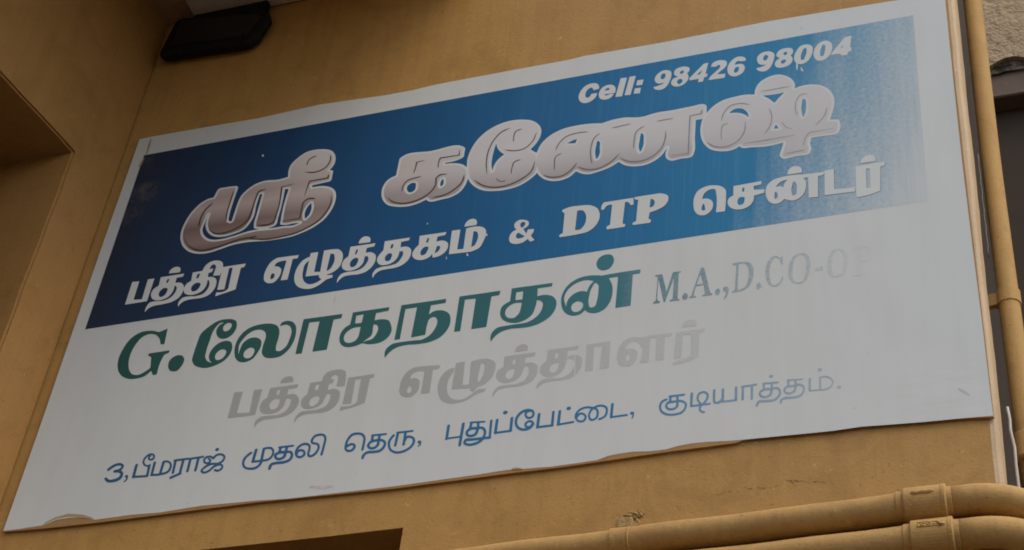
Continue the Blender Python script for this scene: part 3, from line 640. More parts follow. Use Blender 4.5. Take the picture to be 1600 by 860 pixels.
  ('P', '3310,-1944! 3470,-1952! 3456,-2396! 3682,-2420! 3665,-1953! 3815,-1960! 3797,-2486! 3309,-2479!'),
  ('P', '3953,-1960! 4452,-1955! 4443,-2028! 4289,-2036! 4290,-2271 4269,-2395 4179,-2486 4037,-2502 3921,-2467 3858,-2384 3851,-2266 3890,-2186 3940,-2162!'),
  ('H', '4095,-2026! 4150,-2024! 4142,-2124! 4096,-2123!'),
  ('H', '4086,-2207 4022,-2271 4025,-2357 4074,-2417 4145,-2407 4181,-2317 4171,-2220'),
  ('P', '4294,-2154! 4403,-2150 4500,-2230 4532,-2351 4494,-2482 4395,-2572 4257,-2603 4095,-2610 3952,-2619 3882,-2671 3836,-2758! 3833,-2612 3892,-2547 4026,-2536 4209,-2543 4324,-2487 4382,-2370 4368,-2251 4309,-2231 4276,-2247!'),
  ('P', '4113,-1889! 4141,-1796 4216,-1760 4303,-1779 4342,-1840 4338,-1893!'),
  ('P', '4658,-1967! 4874,-1959! 5071,-1952! 5067,-2033! 4998,-2048! 4979,-2337 4929,-2456 4795,-2508 4648,-2485 4581,-2401 4580,-2274 4648,-2200!'),
  ('H', '4769,-2028! 4832,-2027! 4824,-2133! 4771,-2135!'),
  ('H', '4795,-2266 4733,-2320 4722,-2402 4769,-2462 4837,-2441 4878,-2374 4869,-2278'),
  ('P', '4869,-1979! 4867,-1872 4933,-1785 5037,-1759 5165,-1770 5247,-1827 5272,-1917 5282,-2132! 5136,-2119! 5143,-2003 5125,-1903 5083,-1868 5033,-1888 5017,-1950! 4979,-2040! 4903,-2071!'),
  ('P', '5002,-2172! 5107,-2157 5207,-2215 5237,-2336 5203,-2499 5113,-2589 4976,-2620 4814,-2609 4656,-2622 4583,-2663 4532,-2770! 4534,-2625 4597,-2551 4748,-2543 4926,-2539 5024,-2491 5071,-2352 5064,-2266 5000,-2256!'),
  ('P', '5316,-1967! 5770,-1960! 5765,-2040! 5704,-2048! 5695,-2534! 5536,-2582 5280,-2631! 5291,-2544! 5526,-2524 5556,-2491! 5550,-2031! 5452,-2032! 5463,-2518! 5311,-2505!'),
  ('P', '6883,-1969! 6867,-2039! 6766,-2037! 6773,-2510! 6627,-2507! 6627,-2054! 6507,-2034 6428,-2072 6400,-2169! 6483,-2162 6557,-2215 6580,-2319 6558,-2456 6478,-2533 6360,-2524 6274,-2450 6247,-2326 6262,-2147 6334,-2006 6443,-1942 6561,-1941'),
  ('H', '6412,-2312 6385,-2378 6408,-2452 6440,-2447 6456,-2379'),
  ('P', '7127,-2056! 7015,-2088 6929,-2195 6894,-2370 6924,-2554 7013,-2706 7153,-2777 7299,-2781 7440,-2735 7560,-2656 7694,-2622! 7704,-2571! 7581,-2561! 7477,-2642 7357,-2721 7209,-2708 7108,-2623 7057,-2476 7058,-2297 7121,-2146!'),
  ('P', '7140,-1967! 7289,-1962! 7306,-2437! 7413,-2444! 7390,-1979! 7560,-1957 7694,-1980 7794,-2067 7811,-2221 7771,-2374 7684,-2469 7560,-2518! 7506,-2608! 7443,-2558 7430,-2516! 7133,-2498!'),
  ('H', '7562,-2038! 7614,-2067 7634,-2171 7617,-2309 7565,-2419 7541,-2356!'),
  ('P', '7939,-1971! 8450,-1967! 8433,-2045! 8288,-2050! 8278,-2279 8243,-2412 8139,-2493 8012,-2512 7901,-2454 7843,-2366 7855,-2248 7945,-2183!'),
  ('H', '8086,-2056! 8135,-2054! 8129,-2158! 8086,-2160!'),
  ('H', '8081,-2246 8014,-2294 7997,-2371 8045,-2438 8107,-2419 8132,-2344 8127,-2253'),
  ('P', '8284,-2170! 8397,-2169 8491,-2234 8512,-2377 8461,-2516 8357,-2588 8199,-2611 8038,-2605 7913,-2634 7863,-2694 7828,-2773! 7834,-2650 7890,-2571 8017,-2552 8194,-2557 8316,-2503 8368,-2373 8358,-2272 8330,-2227 8274,-2238!'),
  ('P', '8099,-1907! 8119,-1819 8179,-1768 8262,-1776 8309,-1841 8304,-1912!'),
  ('P', '8639,-1961! 9132,-1960! 9128,-2024! 8965,-2028! 8957,-2253 8926,-2398 8848,-2480 8731,-2514 8625,-2475 8557,-2389 8554,-2271 8641,-2178!'),
  ('H', '8768,-2044! 8820,-2047! 8820,-2155! 8768,-2153!'),
  ('H', '8785,-2246 8712,-2298 8706,-2382 8749,-2432 8808,-2410 8836,-2340 8837,-2254'),
  ('P', '8975,-2149! 9094,-2137 9193,-2197 9212,-2339 9172,-2481 9077,-2571 8943,-2601 8789,-2597 8637,-2615 8572,-2657 8527,-2723! 8534,-2609 8596,-2545 8733,-2535 8905,-2553 9020,-2498 9079,-2380 9077,-2252 9048,-2204 8970,-2202!'),
  ('H', '9074,-2144! 9098,-2148! 9130,-2600! 9113,-2598!'),
  ('P', '9261,-1960! 9637,-1956! 9648,-2486! 9502,-2489! 9513,-2026! 9385,-2025! 9393,-2496! 9274,-2487!'),
  ('P', '10597,-1957! 10591,-2020! 10491,-2020! 10494,-2470! 10361,-2458! 10366,-2013! 10265,-2006! 10262,-2473! 10121,-2470! 10128,-2132 10074,-2048 9988,-2022 9915,-2074 9886,-2165! 9979,-2160 10066,-2228 10080,-2337 10029,-2466 9931,-2512 9829,-2474 9769,-2369 9763,-2219 9804,-2055 9900,-1953 10017,-1937 10120,-1970! 10237,-1947!'),
  ('H', '9942,-2260 9911,-2308 9916,-2394 9949,-2389 9962,-2317'),
  ('P', '10664,-1965! 11111,-1952! 11097,-2013! 11023,-2032! 11020,-2497! 10875,-2556 10631,-2602! 10637,-2536! 10824,-2495! 10905,-2467! 10899,-2043! 10766,-2030! 10757,-2473! 10646,-2486!'),
  ('P', '10744,-1876! 10782,-1774 10865,-1746 10941,-1770 10977,-1885!'),
 ],
 'address': [
  ('S', '1365,-3225,62 1444,-3162,60 1542,-3145,50 1612,-3195,44 1582,-3261,61 1491,-3278,57'),
  ('S', '1491,-3278,57 1584,-3296,51 1637,-3347,51 1621,-3431,70 1520,-3469,64 1423,-3460,52 1359,-3404,46'),
  ('S', '1733,-3407,52 1742,-3417,52'),
  ('S', '1755,-3432,29 1754,-3484,32 1730,-3512,35'),
  ('S', '1864,-3207,53! 1869,-3444,53!'),
  ('S', '1868,-3441,43! 2116,-3458,43!'),
  ('S', '2105,-3246,48! 2119,-3458,48!'),
  ('S', '2098,-3258,36 2026,-3235,32 1977,-3167,34 1986,-3081,45 2043,-3027,46 2107,-3028,34 2146,-3077,34 2132,-3128,47 2086,-3130,35 2053,-3094,34 2067,-3057,44'),
  ('S', '2189,-3206,49! 2195,-3450,49!'),
  ('S', '2194,-3446,44! 2381,-3454,46 2481,-3420,50 2505,-3328,40 2468,-3245,34 2397,-3209,40 2350,-3211,46!'),
  ('S', '2350,-3211,50! 2346,-3453,49!'),
  ('S', '2562,-3215,48! 2576,-3459,47!'),
  ('S', '2546,-3213,45! 2779,-3211,45!'),
  ('S', '2703,-3217,49! 2704,-3494,48!'),
  ('S', '2709,-3494,53! 2560,-3551,53!'),
  ('S', '2827,-3218,48! 2832,-3464,48!'),
  ('S', '2812,-3219,45! 3042,-3210,45!'),
  ('S', '2969,-3229,48! 2972,-3466,48!'),
  ('S', '3241,-3268,36 3161,-3222,41 3095,-3238,50 3083,-3297,36 3128,-3347,37 3182,-3346,50 3195,-3304,36 3155,-3264,34'),
  ('S', '3241,-3268,49 3282,-3213,49 3374,-3212,39 3433,-3269,35 3419,-3345,48 3352,-3387,46 3228,-3378,46 3131,-3424,50 3084,-3486,40 3133,-3533,41 3213,-3513,49 3287,-3438,49 3372,-3407,44 3433,-3441,33 3432,-3501,47 3384,-3528,45 3319,-3507,39'),
  ('S', '3261,-3097,61 3272,-3102,61'),
  ('S', '3968,-3207,52! 3959,-3435,52!'),
  ('S', '3959,-3435,44! 4127,-3438,45 4237,-3423,49 4279,-3355,43 4272,-3264,35 4228,-3212,40 4101,-3203,44!'),
  ('S', '4101,-3203,48! 4106,-3445,48!'),
  ('S', '4111,-3439,46! 4097,-3508,50 4041,-3563,52 3941,-3569,45 3842,-3529,37 3797,-3453,40 3803,-3351,50 3888,-3258,53!'),
  ('S', '4369,-3216,42! 4601,-3219,42!'),
  ('S', '4394,-3223,47! 4385,-3321,47!'),
  ('S', '4500,-3222,48! 4497,-3347,49 4484,-3422,58 4411,-3450,52 4348,-3416,41 4335,-3350,55 4385,-3321,56 4499,-3329,53 4578,-3334,44 4620,-3403,45 4598,-3489,58 4515,-3522,55 4369,-3521,54 4299,-3536,58 4282,-3616,52!'),
  ('S', '4695,-3389,46 4708,-3339,52 4767,-3329,44 4820,-3368,36 4826,-3433,49 4771,-3463,47 4710,-3435,36 4679,-3361,41 4695,-3274,50 4757,-3218,52 4835,-3217,43 4889,-3263,37 4900,-3354,41 4896,-3417,39 4927,-3466,40 4981,-3461,52 5036,-3399,48 5054,-3313,40 5019,-3244,37 4959,-3222,42 4922,-3204,36 4912,-3151,45 4945,-3085,52 5019,-3063,48 5095,-3081,39 5133,-3138,38 5139,-3261,42 5128,-3463,42!'),
  ('S', '5542,-3363,52 5587,-3335,50 5649,-3349,39 5666,-3392,44 5637,-3451,52 5573,-3459,44 5527,-3424,37 5514,-3347,42 5530,-3233,47 5585,-3149,53 5674,-3138,47 5758,-3168,39 5805,-3239,38 5812,-3344,41 5810,-3470,42!'),
  ('S', '5930,-3211,40! 6154,-3221,40!'),
  ('S', '5940,-3215,44! 5942,-3317,44!'),
  ('S', '6055,-3221,44! 6053,-3333,44 6048,-3425,51 5986,-3467,52 5918,-3446,40 5894,-3391,45 5925,-3338,55 6002,-3320,51 6102,-3329,45 6165,-3384,39 6162,-3464,49 6113,-3526,54 6017,-3540,51 5889,-3539,52 5850,-3573,51 5840,-3632,46!'),
  ('S', '6357,-3226,44! 6347,-3466,44!'),
  ('S', '6346,-3221,40! 6592,-3224,40!'),
  ('S', '6481,-3233,43! 6484,-3471,43!'),
  ('S', '6493,-3387,46 6515,-3332,51 6574,-3335,43 6628,-3372,37 6646,-3432,42 6612,-3529,49 6514,-3595,50 6389,-3605,45 6293,-3552,37 6246,-3465,37 6236,-3372,44 6289,-3267,48!'),
  ('S', '6735,-3454,57 6742,-3462,57'),
  ('S', '6760,-3469,23 6757,-3511,25 6734,-3536,27'),
  ('S', '7177,-3212,47! 7176,-3465,47!'),
  ('S', '7173,-3456,36! 7389,-3454,36!'),
  ('S', '7414,-3208,47! 7405,-3617,47!'),
  ('S', '7530,-3203,35! 7751,-3222,35!'),
  ('S', '7545,-3211,43! 7533,-3320,43!'),
  ('S', '7652,-3217,43! 7657,-3367,45 7631,-3447,54 7556,-3464,50 7499,-3428,40 7497,-3364,50 7540,-3328,54 7647,-3330,51 7730,-3335,45 7779,-3399,41 7774,-3511,47 7724,-3587,54 7623,-3628,53 7528,-3621,47 7476,-3579,40 7488,-3538,54 7589,-3536,51 7765,-3537,51 7871,-3539,51!'),
  ('S', '7871,-3536,40! 7861,-3216,40!'),
  ('S', '7954,-3219,46! 7951,-3467,46!'),
  ('S', '7951,-3464,42! 8196,-3461,42!'),
  ('S', '8187,-3218,46! 8191,-3460,45!'),
  ('S', '8068,-3093,70 8074,-3097,70'),
  ('S', '8455,-3120,46 8405,-3148,41 8409,-3219,33 8456,-3259,41 8510,-3242,44 8525,-3181,35 8497,-3134,36 8455,-3120,41'),
  ('S', '8497,-3130,48 8424,-3104,52 8333,-3130,54 8271,-3212,48 8260,-3317,41 8309,-3422,41 8395,-3470,49 8481,-3455,53 8532,-3386,51'),
  ('S', '8523,-3349,38 8474,-3321,43 8424,-3348,43 8420,-3404,33 8462,-3434,42 8518,-3419,45 8533,-3372,37 8523,-3349,33'),
  ('S', '8614,-3210,47! 8610,-3459,46!'),
  ('S', '8610,-3455,43! 8843,-3457,43!'),
  ('S', '8836,-3203,43! 8838,-3456,43!'),
  ('S', '8937,-3205,46! 8932,-3457,46!'),
  ('S', '8932,-3454,40! 9161,-3441,40!'),
  ('S', '9068,-3170,67 9074,-3173,67'),
  ('S', '9213,-3358,38 9247,-3302,42 9309,-3312,34 9347,-3371,32 9324,-3442,41 9258,-3445,36 9204,-3390,31 9197,-3294,36 9253,-3221,41 9339,-3194,41 9429,-3215,37 9510,-3261,32 9531,-3332,33 9510,-3423,39 9446,-3447,38 9403,-3394,31 9403,-3313,34 9432,-3249,40 9495,-3205,42 9572,-3196,38 9652,-3243,32 9668,-3326,33 9641,-3410,39 9564,-3448,41!'),
  ('S', '9746,-3195,43! 9741,-3443,42!'),
  ('S', '9741,-3440,37! 9979,-3435,37!'),
  ('S', '10053,-3413,59 10059,-3416,59'),
  ('S', '10073,-3429,22 10075,-3476,23 10061,-3505,25'),
  ('S', '10612,-3188,40! 10824,-3190,40!'),
  ('S', '10623,-3193,36! 10622,-3289,36!'),
  ('S', '10724,-3193,33! 10733,-3313,34 10717,-3410,39 10658,-3435,42 10587,-3408,35 10565,-3349,34 10593,-3303,43 10673,-3297,42 10793,-3304,40 10854,-3357,32 10848,-3455,37 10790,-3520,43 10692,-3536,42 10571,-3511,38 10493,-3437,33 10474,-3347,34 10501,-3270,41 10563,-3239,43!'),
  ('S', '10941,-3184,38! 10939,-3420,38!'),
  ('S', '10939,-3420,37! 11210,-3419,36!'),
  ('S', '11099,-3420,32 11053,-3363,30 11030,-3273,32 11058,-3202,38 11117,-3187,38 11173,-3233,31 11175,-3308,33 11132,-3388,37 11080,-3442,36 11066,-3489,30 11092,-3542,32 11132,-3561,36!'),
  ('S', '11275,-3175,36! 11274,-3324,35 11286,-3406,35 11330,-3419,45 11379,-3390,43 11402,-3344,40!'),
  ('S', '11402,-3180,38! 11403,-3394,37!'),
  ('S', '11391,-3410,36! 11599,-3412,36!'),
  ('S', '11596,-3176,37! 11597,-3412,37!'),
  ('S', '11694,-3180,35! 11694,-3417,35!'),
  ('S', '11684,-3178,37! 11885,-3173,37!'),
  ('S', '11828,-3176,35! 11828,-3426,35!'),
  ('S', '11993,-3171,33! 12202,-3182,33!'),
  ('S', '11998,-3174,30! 12004,-3275,30!'),
  ('S', '12113,-3180,33! 12113,-3306,33 12087,-3401,39 12015,-3423,41 11952,-3386,34 11946,-3326,36 11993,-3287,43 12108,-3285,42 12191,-3285,39 12233,-3345,32 12222,-3429,36 12160,-3492,42 12036,-3498,42 11932,-3495,42 11901,-3563,36!'),
  ('S', '12104,-3051,55 12108,-3054,55'),
  ('S', '12345,-3164,30! 12552,-3181,30!'),
  ('S', '12358,-3170,31! 12352,-3272,30!'),
  ('S', '12451,-3175,30! 12460,-3309,31 12429,-3390,36 12362,-3412,38 12305,-3377,31 12300,-3323,32 12336,-3282,39 12430,-3284,39 12523,-3273,37 12574,-3327,30 12573,-3406,32 12521,-3477,38 12418,-3493,39 12284,-3492,39 12258,-3507,34 12248,-3565,31!'),
  ('S', '12663,-3188,35! 12660,-3407,34!'),
  ('S', '12660,-3410,27! 12788,-3414,27 12910,-3414,27 12972,-3365,23 12985,-3275,20 12935,-3207,24 12863,-3182,27 12812,-3194,27!'),
  ('S', '12812,-3187,28! 12808,-3402,27!'),
  ('S', '12807,-3046,57 12810,-3048,57'),
  ('S', '13073,-3408,55 13076,-3411,55'),
 ],
}


# ------------------------------------------------------------------ street
bm = bmesh.new()
vs = [bm.verts.new(p) for p in ((-60, -60, 0), (60, -60, 0), (60, 60, 0), (-60, 60, 0))]
bm.faces.new(vs)
g = from_bm('street', bm, M['street']); g['kind'] = 'structure'; g['label'] = 'dusty grey street in front of the shop'

# ------------------------------------------------------------------ the shop building
YW = 0.0052                                     # face of the wall behind the sign
XC = -0.05                                     # inner corner with the side wall
XR = 1.5187                                    # right end of the wall
ZC = 0.845                                     # soffit height
ZB = -Z0
TOP = 1.5
shop = thing('shop_building', 'ochre painted plaster building that carries the large blue and white sign', 'building', (0.7, 0.5, 0))
def wx(z): return 0.004 * math.sin(z * 5.0)
bm = bmesh.new()
win = (0.668, -0.4975)
poly = [(-0.30, win[1])]
for i in range(1, 8): poly.append((-0.30 + (win[0] + 0.30) * i / 8 , win[1] + random.uniform(-.0012, .0012)))
poly.append(win)
for i in range(1, 40):
    z = win[1] + (ZB + 0.01 - win[1]) * i / 40
    poly.append((win[0] + random.uniform(-.002, .002), z))
poly += [(win[0], ZB + 0.01), (XR, ZB + 0.01)]
zz = -1.2
while zz < TOP - 0.05:
    poly.append((XR + .0006 * math.sin(zz * 17) + random.uniform(-.0004, .0004), zz)); zz += 0.03
poly += [(XR, TOP), (-0.30, TOP)]
prism(bm, poly, 'y', YW, 0.07)
ed = [e for e in bm.edges if all(abs(v.co.x - XR) < .003 and abs(v.co.y - YW) < 1e-4 for v in e.verts)]
bmesh.ops.recalc_face_normals(bm, faces=bm.faces)
bmesh.ops.bevel(bm, geom=ed, offset=0.011, segments=3, affect='EDGES', profile=0.5)
front = from_bm('front_wall', bm, M['wall'], shop)
front.data.materials.append(M['lit_edge'])
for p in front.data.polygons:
    if p.normal.x > 0.12 and p.center.x + 0.7 > XR - 0.02: p.material_index = 1  # right-facing corner faces take the painted light

bm = bmesh.new()                                # very dark brown block behind the wall's edge
box(bm, 0.80, 1.5135, 0.0705, 0.55, ZB + 0.01, TOP)
from_bm('rear_block', bm, M['rear_dark'], shop)
bm = bmesh.new()                                # window recess behind the opening
box(bm, -0.3, 0.79, 0.24, 0.30, ZB + 0.01, win[1] + 0.12)
box(bm, -0.3, 0.79, 0.0715, 0.2395, win[1] + 0.001, win[1] + 0.12)
box(bm, win[0] + 0.004, 0.79, 0.0715, 0.2395, ZB + 0.01, win[1] - 0.002)
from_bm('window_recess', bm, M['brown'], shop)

# side wall: pier, lintel over its opening, and the wall inside the opening
ux, uy = -0.17657, -0.98429
def along(t): return (XC + ux * t, YW + uy * t)
ty = (YW + 0.107) / -uy
ZL = 0.356
def side_wall_mesh():
    P = [(0, ZB + 0.01), (ty, ZB + 0.01)]
    P += [(ty + random.uniform(-.0010, .0010), -1.0 + (ZL + 1.0) * i / 24) for i in range(24)]
    P += [(ty, ZL)] + [(ty + (0.62 - ty) * i / 14, ZL + random.uniform(-.0012, .0012)) for i in range(1, 14)]
    P += [(0.62, ZL), (0.62, ZB + 0.01), (2.6, ZB + 0.01), (2.6, TOP), (0, TOP)]  # unseen front pier and long lintel, added to block light from the left
    bm = bmesh.new()
    A = [bm.verts.new(up((*along(t), z))) for t, z in P]
    Bv = [bm.verts.new(up((along(t)[0] - 1.3, along(t)[1] - (0.004 if abs(t - ty) < .01 else 0.0), z))) for t, z in P]
    bm.faces.new(A); bm.faces.new(Bv)
    for i in range(len(P)): bm.faces.new((A[i], A[(i + 1) % len(P)], Bv[(i + 1) % len(P)], Bv[i]))
    sa = set(A)
    bmesh.ops.recalc_face_normals(bm, faces=bm.faces)
    ed = [e for e in bm.edges if e.verts[0] in sa and e.verts[1] in sa and len(e.link_faces) == 2 and e.calc_face_angle(0) > .5]
    bmesh.ops.bevel(bm, geom=ed, offset=0.004, segments=2, affect='EDGES', clamp_overlap=True)
    return bm
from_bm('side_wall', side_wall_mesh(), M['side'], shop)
bm = bmesh.new()
CX, CY = 0.66, -0.92  # slab's reach out of view is shaped to shade the sign's left
prism(bm, [(XC - 0.012, YW - 0.0005), along(0.95), (CX, CY), (CX, YW - 0.0005)], 'z', ZC, ZC + 0.14)
from_bm('ceiling_slab', bm, M['ceiling'], shop)
bm = bmesh.new()
box(bm, 0.018, 0.262, -0.20, YW - 0.003, ZC - 0.010, ZC - 0.0005)
bevel(bm, 0.002, 1)
from_bm('pale_ceiling_strip', bm, M['pale'], shop)

# hairline crack and mortar lumps on the wall under the sign
f = Field(1.0, 1.45, -0.56, -0.44)
crack = [(1.052, -.512), (1.085, -.5085), (1.112, -.5065), (1.150, -.4975), (1.163, -.4985), (1.190, -.4955), (1.205, -.4995), (1.222, -.4960), (1.231, -.4895), (1.237, -.4905), (1.262, -.496), (1.275, -.4975), (1.292, -.5035), (1.31, -.506)]
wd = [.0004, .0008, .0010, .0018, .0012, .0022, .0014, .0016, .0016, .0026, .0014, .0022, .0012, .0006]
cq = [(a, b, c * 0.48) for (a, b), c in zip(crack, wd)]
for lo_, hi_ in ((1, 3), (3, 5), (5, 8), (8, 10), (10, 13)):
    fine_ = []
    for p_, q_ in zip(cq[lo_:hi_], cq[lo_ + 1:hi_ + 1]):
        for i in range(8):
            t_ = i / 8; fine_.append((p_[0] + (q_[0] - p_[0]) * t_, p_[1] + (q_[1] - p_[1]) * t_ + random.uniform(-.0011, .0011), max(.0003, (p_[2] + (q_[2] - p_[2]) * t_) * random.uniform(.3, 1.3))))
    if fine_: f.stroke(np.array(fine_))
    if lo_ in (3, 8):
        b0 = fine_[len(fine_) // 2]; f.stroke(np.array([b0, (b0[0] + .006, b0[1] - .007, .0006), (b0[0] + .008, b0[1] - .015, .0003)]))
link('wall_crack', fill(contours(f, 0), YW - 0.0004), M['crackfill'], shop)

# ------------------------------------------------------------------ neighbouring building
NY = 1.5
nb = thing('neighbour_building', 'rough cream plastered building behind the vertical pipe with a dark window', 'building', (2.6, NY + 0.6, 0))
bm = bmesh.new()
NX0, NX1, NZ = 0.6, 3.1, 1.975
poly = [(-1.0, NZ + 0.01)]
xx = -1.0
while xx < 4.4:
    xx += 0.012; poly.append((xx, NZ + 0.012 + 0.010 * math.sin(xx * 21) + 0.006 * math.sin(xx * 57 + 1) + random.uniform(-.003, .003)))
poly += [(4.41, 4.2), (-1.0, 4.2)]
prism(bm, poly, 'y', NY - 0.018, NY + 0.3)
from_bm('plaster_wall', bm, M['rough'], nb)
bm = bmesh.new()
poly = [(-1.0, NZ - .02)]
xx = -1.0
while xx < 4.4:
    xx += 0.012; poly.append((xx, NZ - 0.014 + 0.005 * math.sin(xx * 33) + random.uniform(-.004, .004)))
poly += [(4.41, NZ + 0.06), (-1.0, NZ + 0.06)]
prism(bm, poly, 'y', NY - 0.004, NY + 0.012)
from_bm('broken_plaster_edge', bm, M['cement'], nb)
bm = bmesh.new()
box(bm, -1.0, 4.4, NY + 0.004, NY + 0.3, 1.872, NZ + 0.005)
bevel(bm, 0.004, 1)
from_bm('lintel', bm, M['lintel'], nb)
bm = bmesh.new()
box(bm, 0.3, 3.2, NY + 0.06, NY + 0.3, 0.36, 1.871)
from_bm('window', bm, M['pane'], nb)
bm = bmesh.new()
prism(bm, [(-1.0, ZB + 0.01), (4.4, ZB + 0.01), (4.4, 1.871), (3.203, 1.871), (3.203, 0.357), (0.297, 0.357), (0.297, 1.871), (-1.0, 1.871)], 'y', NY - 0.018, NY + 0.3)
bevel(bm, 0.006, 2)
from_bm('lower_wall', bm, M['rough'], nb)
for mx in (1.9, 2.5):
    bm = bmesh.new()
    box(bm, mx - 0.025, mx + 0.025, NY + 0.03, NY + 0.0595, 0.3605, 1.8705)
    bevel(bm, 0.003, 1)
    from_bm('window_bar', bm, M['brown'], nb)

# ------------------------------------------------------------------ the sign
sign = thing('shop_sign', 'large blue and white printed shop sign with Tamil lettering fixed to the ochre wall', 'sign', (0, 0, Z0))
B = outline(BOARD_EDGE)
bm = bmesh.new()
prism(bm, [tuple(p) for p in B], 'y', 0.0003, 0.0047)
from_bm('backing_board', bm, M['board'], sign)
def flat(name, pts, y, mat, parent):
    me = fill([np.asarray(pts)], y)
    return link(name, me, mat, parent)
Ed = outline(SHEET_EDGE)
sheet = flat('printed_sheet', Ed, 0.0, M['sheet'], sign)
band_pts = []
BW, BH = 1.45, 0.440566
for a, b in (((0, 0), (BW, 0)), ((BW, 0), (BW, BH)), ((BW, BH), (0, BH)), ((0, BH), (0, 0))):
    for i in range(30):
        t = i / 30; band_pts.append((a[0] + (b[0] - a[0]) * t, a[1] + (b[1] - a[1]) * t))
band = flat('blue_band', band_pts, -0.00012, M['band'], sign)
band['label'] = 'navy band that fades to pale blue at its right end'
def bounds(items):
    a = np.vstack([parse(it[1])[0][:, :2] for it in items]); return a.min(0) - 0.02, a.max(0) + 0.02
def letters(key, y, mat, label, level=0.0, name='lettering', parent=sign, fld=None, taper=False, dx=0, dz=0):
    if fld is None:
        lo, hi = bounds(GLYPHS[key]); fld = Field(lo[0], hi[0], lo[1], hi[1]).draw(GLYPHS[key], taper)
    o = link(name, fill(contours(fld, level), y, dx, dz), mat, parent)
    if parent is not sign and parent.parent is not None:
        pass
    if label: o['label'] = label
    return o, fld
phone, f1 = letters('phone', -0.00034, M['white_ink'], 'white italic telephone number')
head, f2 = letters('heading', -0.00034, M['white_ink'], 'large embossed style heading with pale outline', name='heading_lettering')
centre, f3 = letters('centre', -0.00034, M['white_ink'], 'white bold second line at the foot of the blue band')
letters('centre', -0.00022, M['drop'], None, fld=f3, name='drop_shadow', dx=0.0007, dz=-0.0011)
letters('name', -0.00018, M['green'], 'dark green name line that fades to the right')
letters('writer', -0.00018, M['grey'], 'pale grey faded line')
letters('address', -0.00018, M['address'], 'thin blue address line')
# heading: darker face inside the pale outline, then engraved edge lines
zs = np.vstack([parse(it[1])[0][:, :2] for it in GLYPHS['heading']])
hz0, hz1 = zs[:, 1].min(), zs[:, 1].max()
k = NT('heading_face_ink')
x, y, z = k.xyz()
t = k.math('DIVIDE', k.math('SUBTRACT', z, float(hz0)), float(hz1 - hz0), clamp=True)
cl = k.ramp(t, [(0.0, (0.17, 0.112, 0.098)), (0.14, (0.33, 0.245, 0.215)), (0.30, (0.23, 0.16, 0.14)), (0.50, (0.54, 0.45, 0.41)), (0.62, (0.46, 0.37, 0.335)), (0.85, (0.60, 0.56, 0.53)), (1.0, (0.66, 0.63, 0.60))])
clr = k.ramp(t, [(0.0, (0.36, 0.335, 0.32)), (0.22, (0.44, 0.42, 0.405)), (0.42, (0.60, 0.59, 0.575)), (0.6, (0.67, 0.67, 0.65))])
c = k.mix(k.ramp(k.math('DIVIDE', x, 1.45), [(0.18, 0.0), (0.52, 1.0)]), cl, clr)
c = k.mix(k.ramp(k.math('DIVIDE', x, 1.45), [(0.66, 0.0), (0.88, 0.8)]), c, (0.64, 0.64, 0.62))
M['face'] = k.done(c, 0.5, 0.3, sheet_bump(k))
M['engrave'] = ink('heading_edge_ink', [(0.0, (0.05, 0.032, 0.03)), (0.45, (0.10, 0.078, 0.072)), (0.8, (0.20, 0.175, 0.17))], 0.75, 2.2, speck=0.1, streak=0.05)
def sub(key, y, mat, name, level=0.0, fld=None, taper=False):
    if fld is None:
        lo, hi = bounds(GLYPHS[key]); fld = Field(lo[0], hi[0], lo[1], hi[1]).draw(GLYPHS[key], taper)
    me = fill(contours(fld, level), y)
    me.transform(Matrix.Translation(-sign.location))
    o = bpy.data.objects.new(name, me); COL.objects.link(o); me.materials.append(mat); o.parent = head
    return o
sub('heading', -0.00046, M['face'], 'letter_face', 0.0046, f2)
sub('shade', -0.00058, M['engrave'], 'engraved_edge', 0.0, None, True)
def marks(name, rows, y, mat, parent):
    for row in rows:
        a = np.array([q[:2] for q in row]) * 1e-4
        fl = Field(a[:, 0].min() - .01, a[:, 0].max() + .01, a[:, 1].min() - .01, a[:, 1].max() + .01)
        fl.stroke(np.array(row, float) * 1e-4)
        link(name, fill(contours(fl, 0), y), mat, parent)
marks('scratch', SCRATCH, -0.00046, M['white_ink'], sign)
marks('tape_stain', TAPE, -0.00046, M['stain'], sign)
marks('smudge', SMUDGE, -0.00016, M['smudge'], sign)
marks('paint_chip', CHIPS, YW - 0.0003, M['chip'], shop)
stn = flat('tape_stain', outline(STAIN_EDGE), -0.0002, M['stain'], sign)

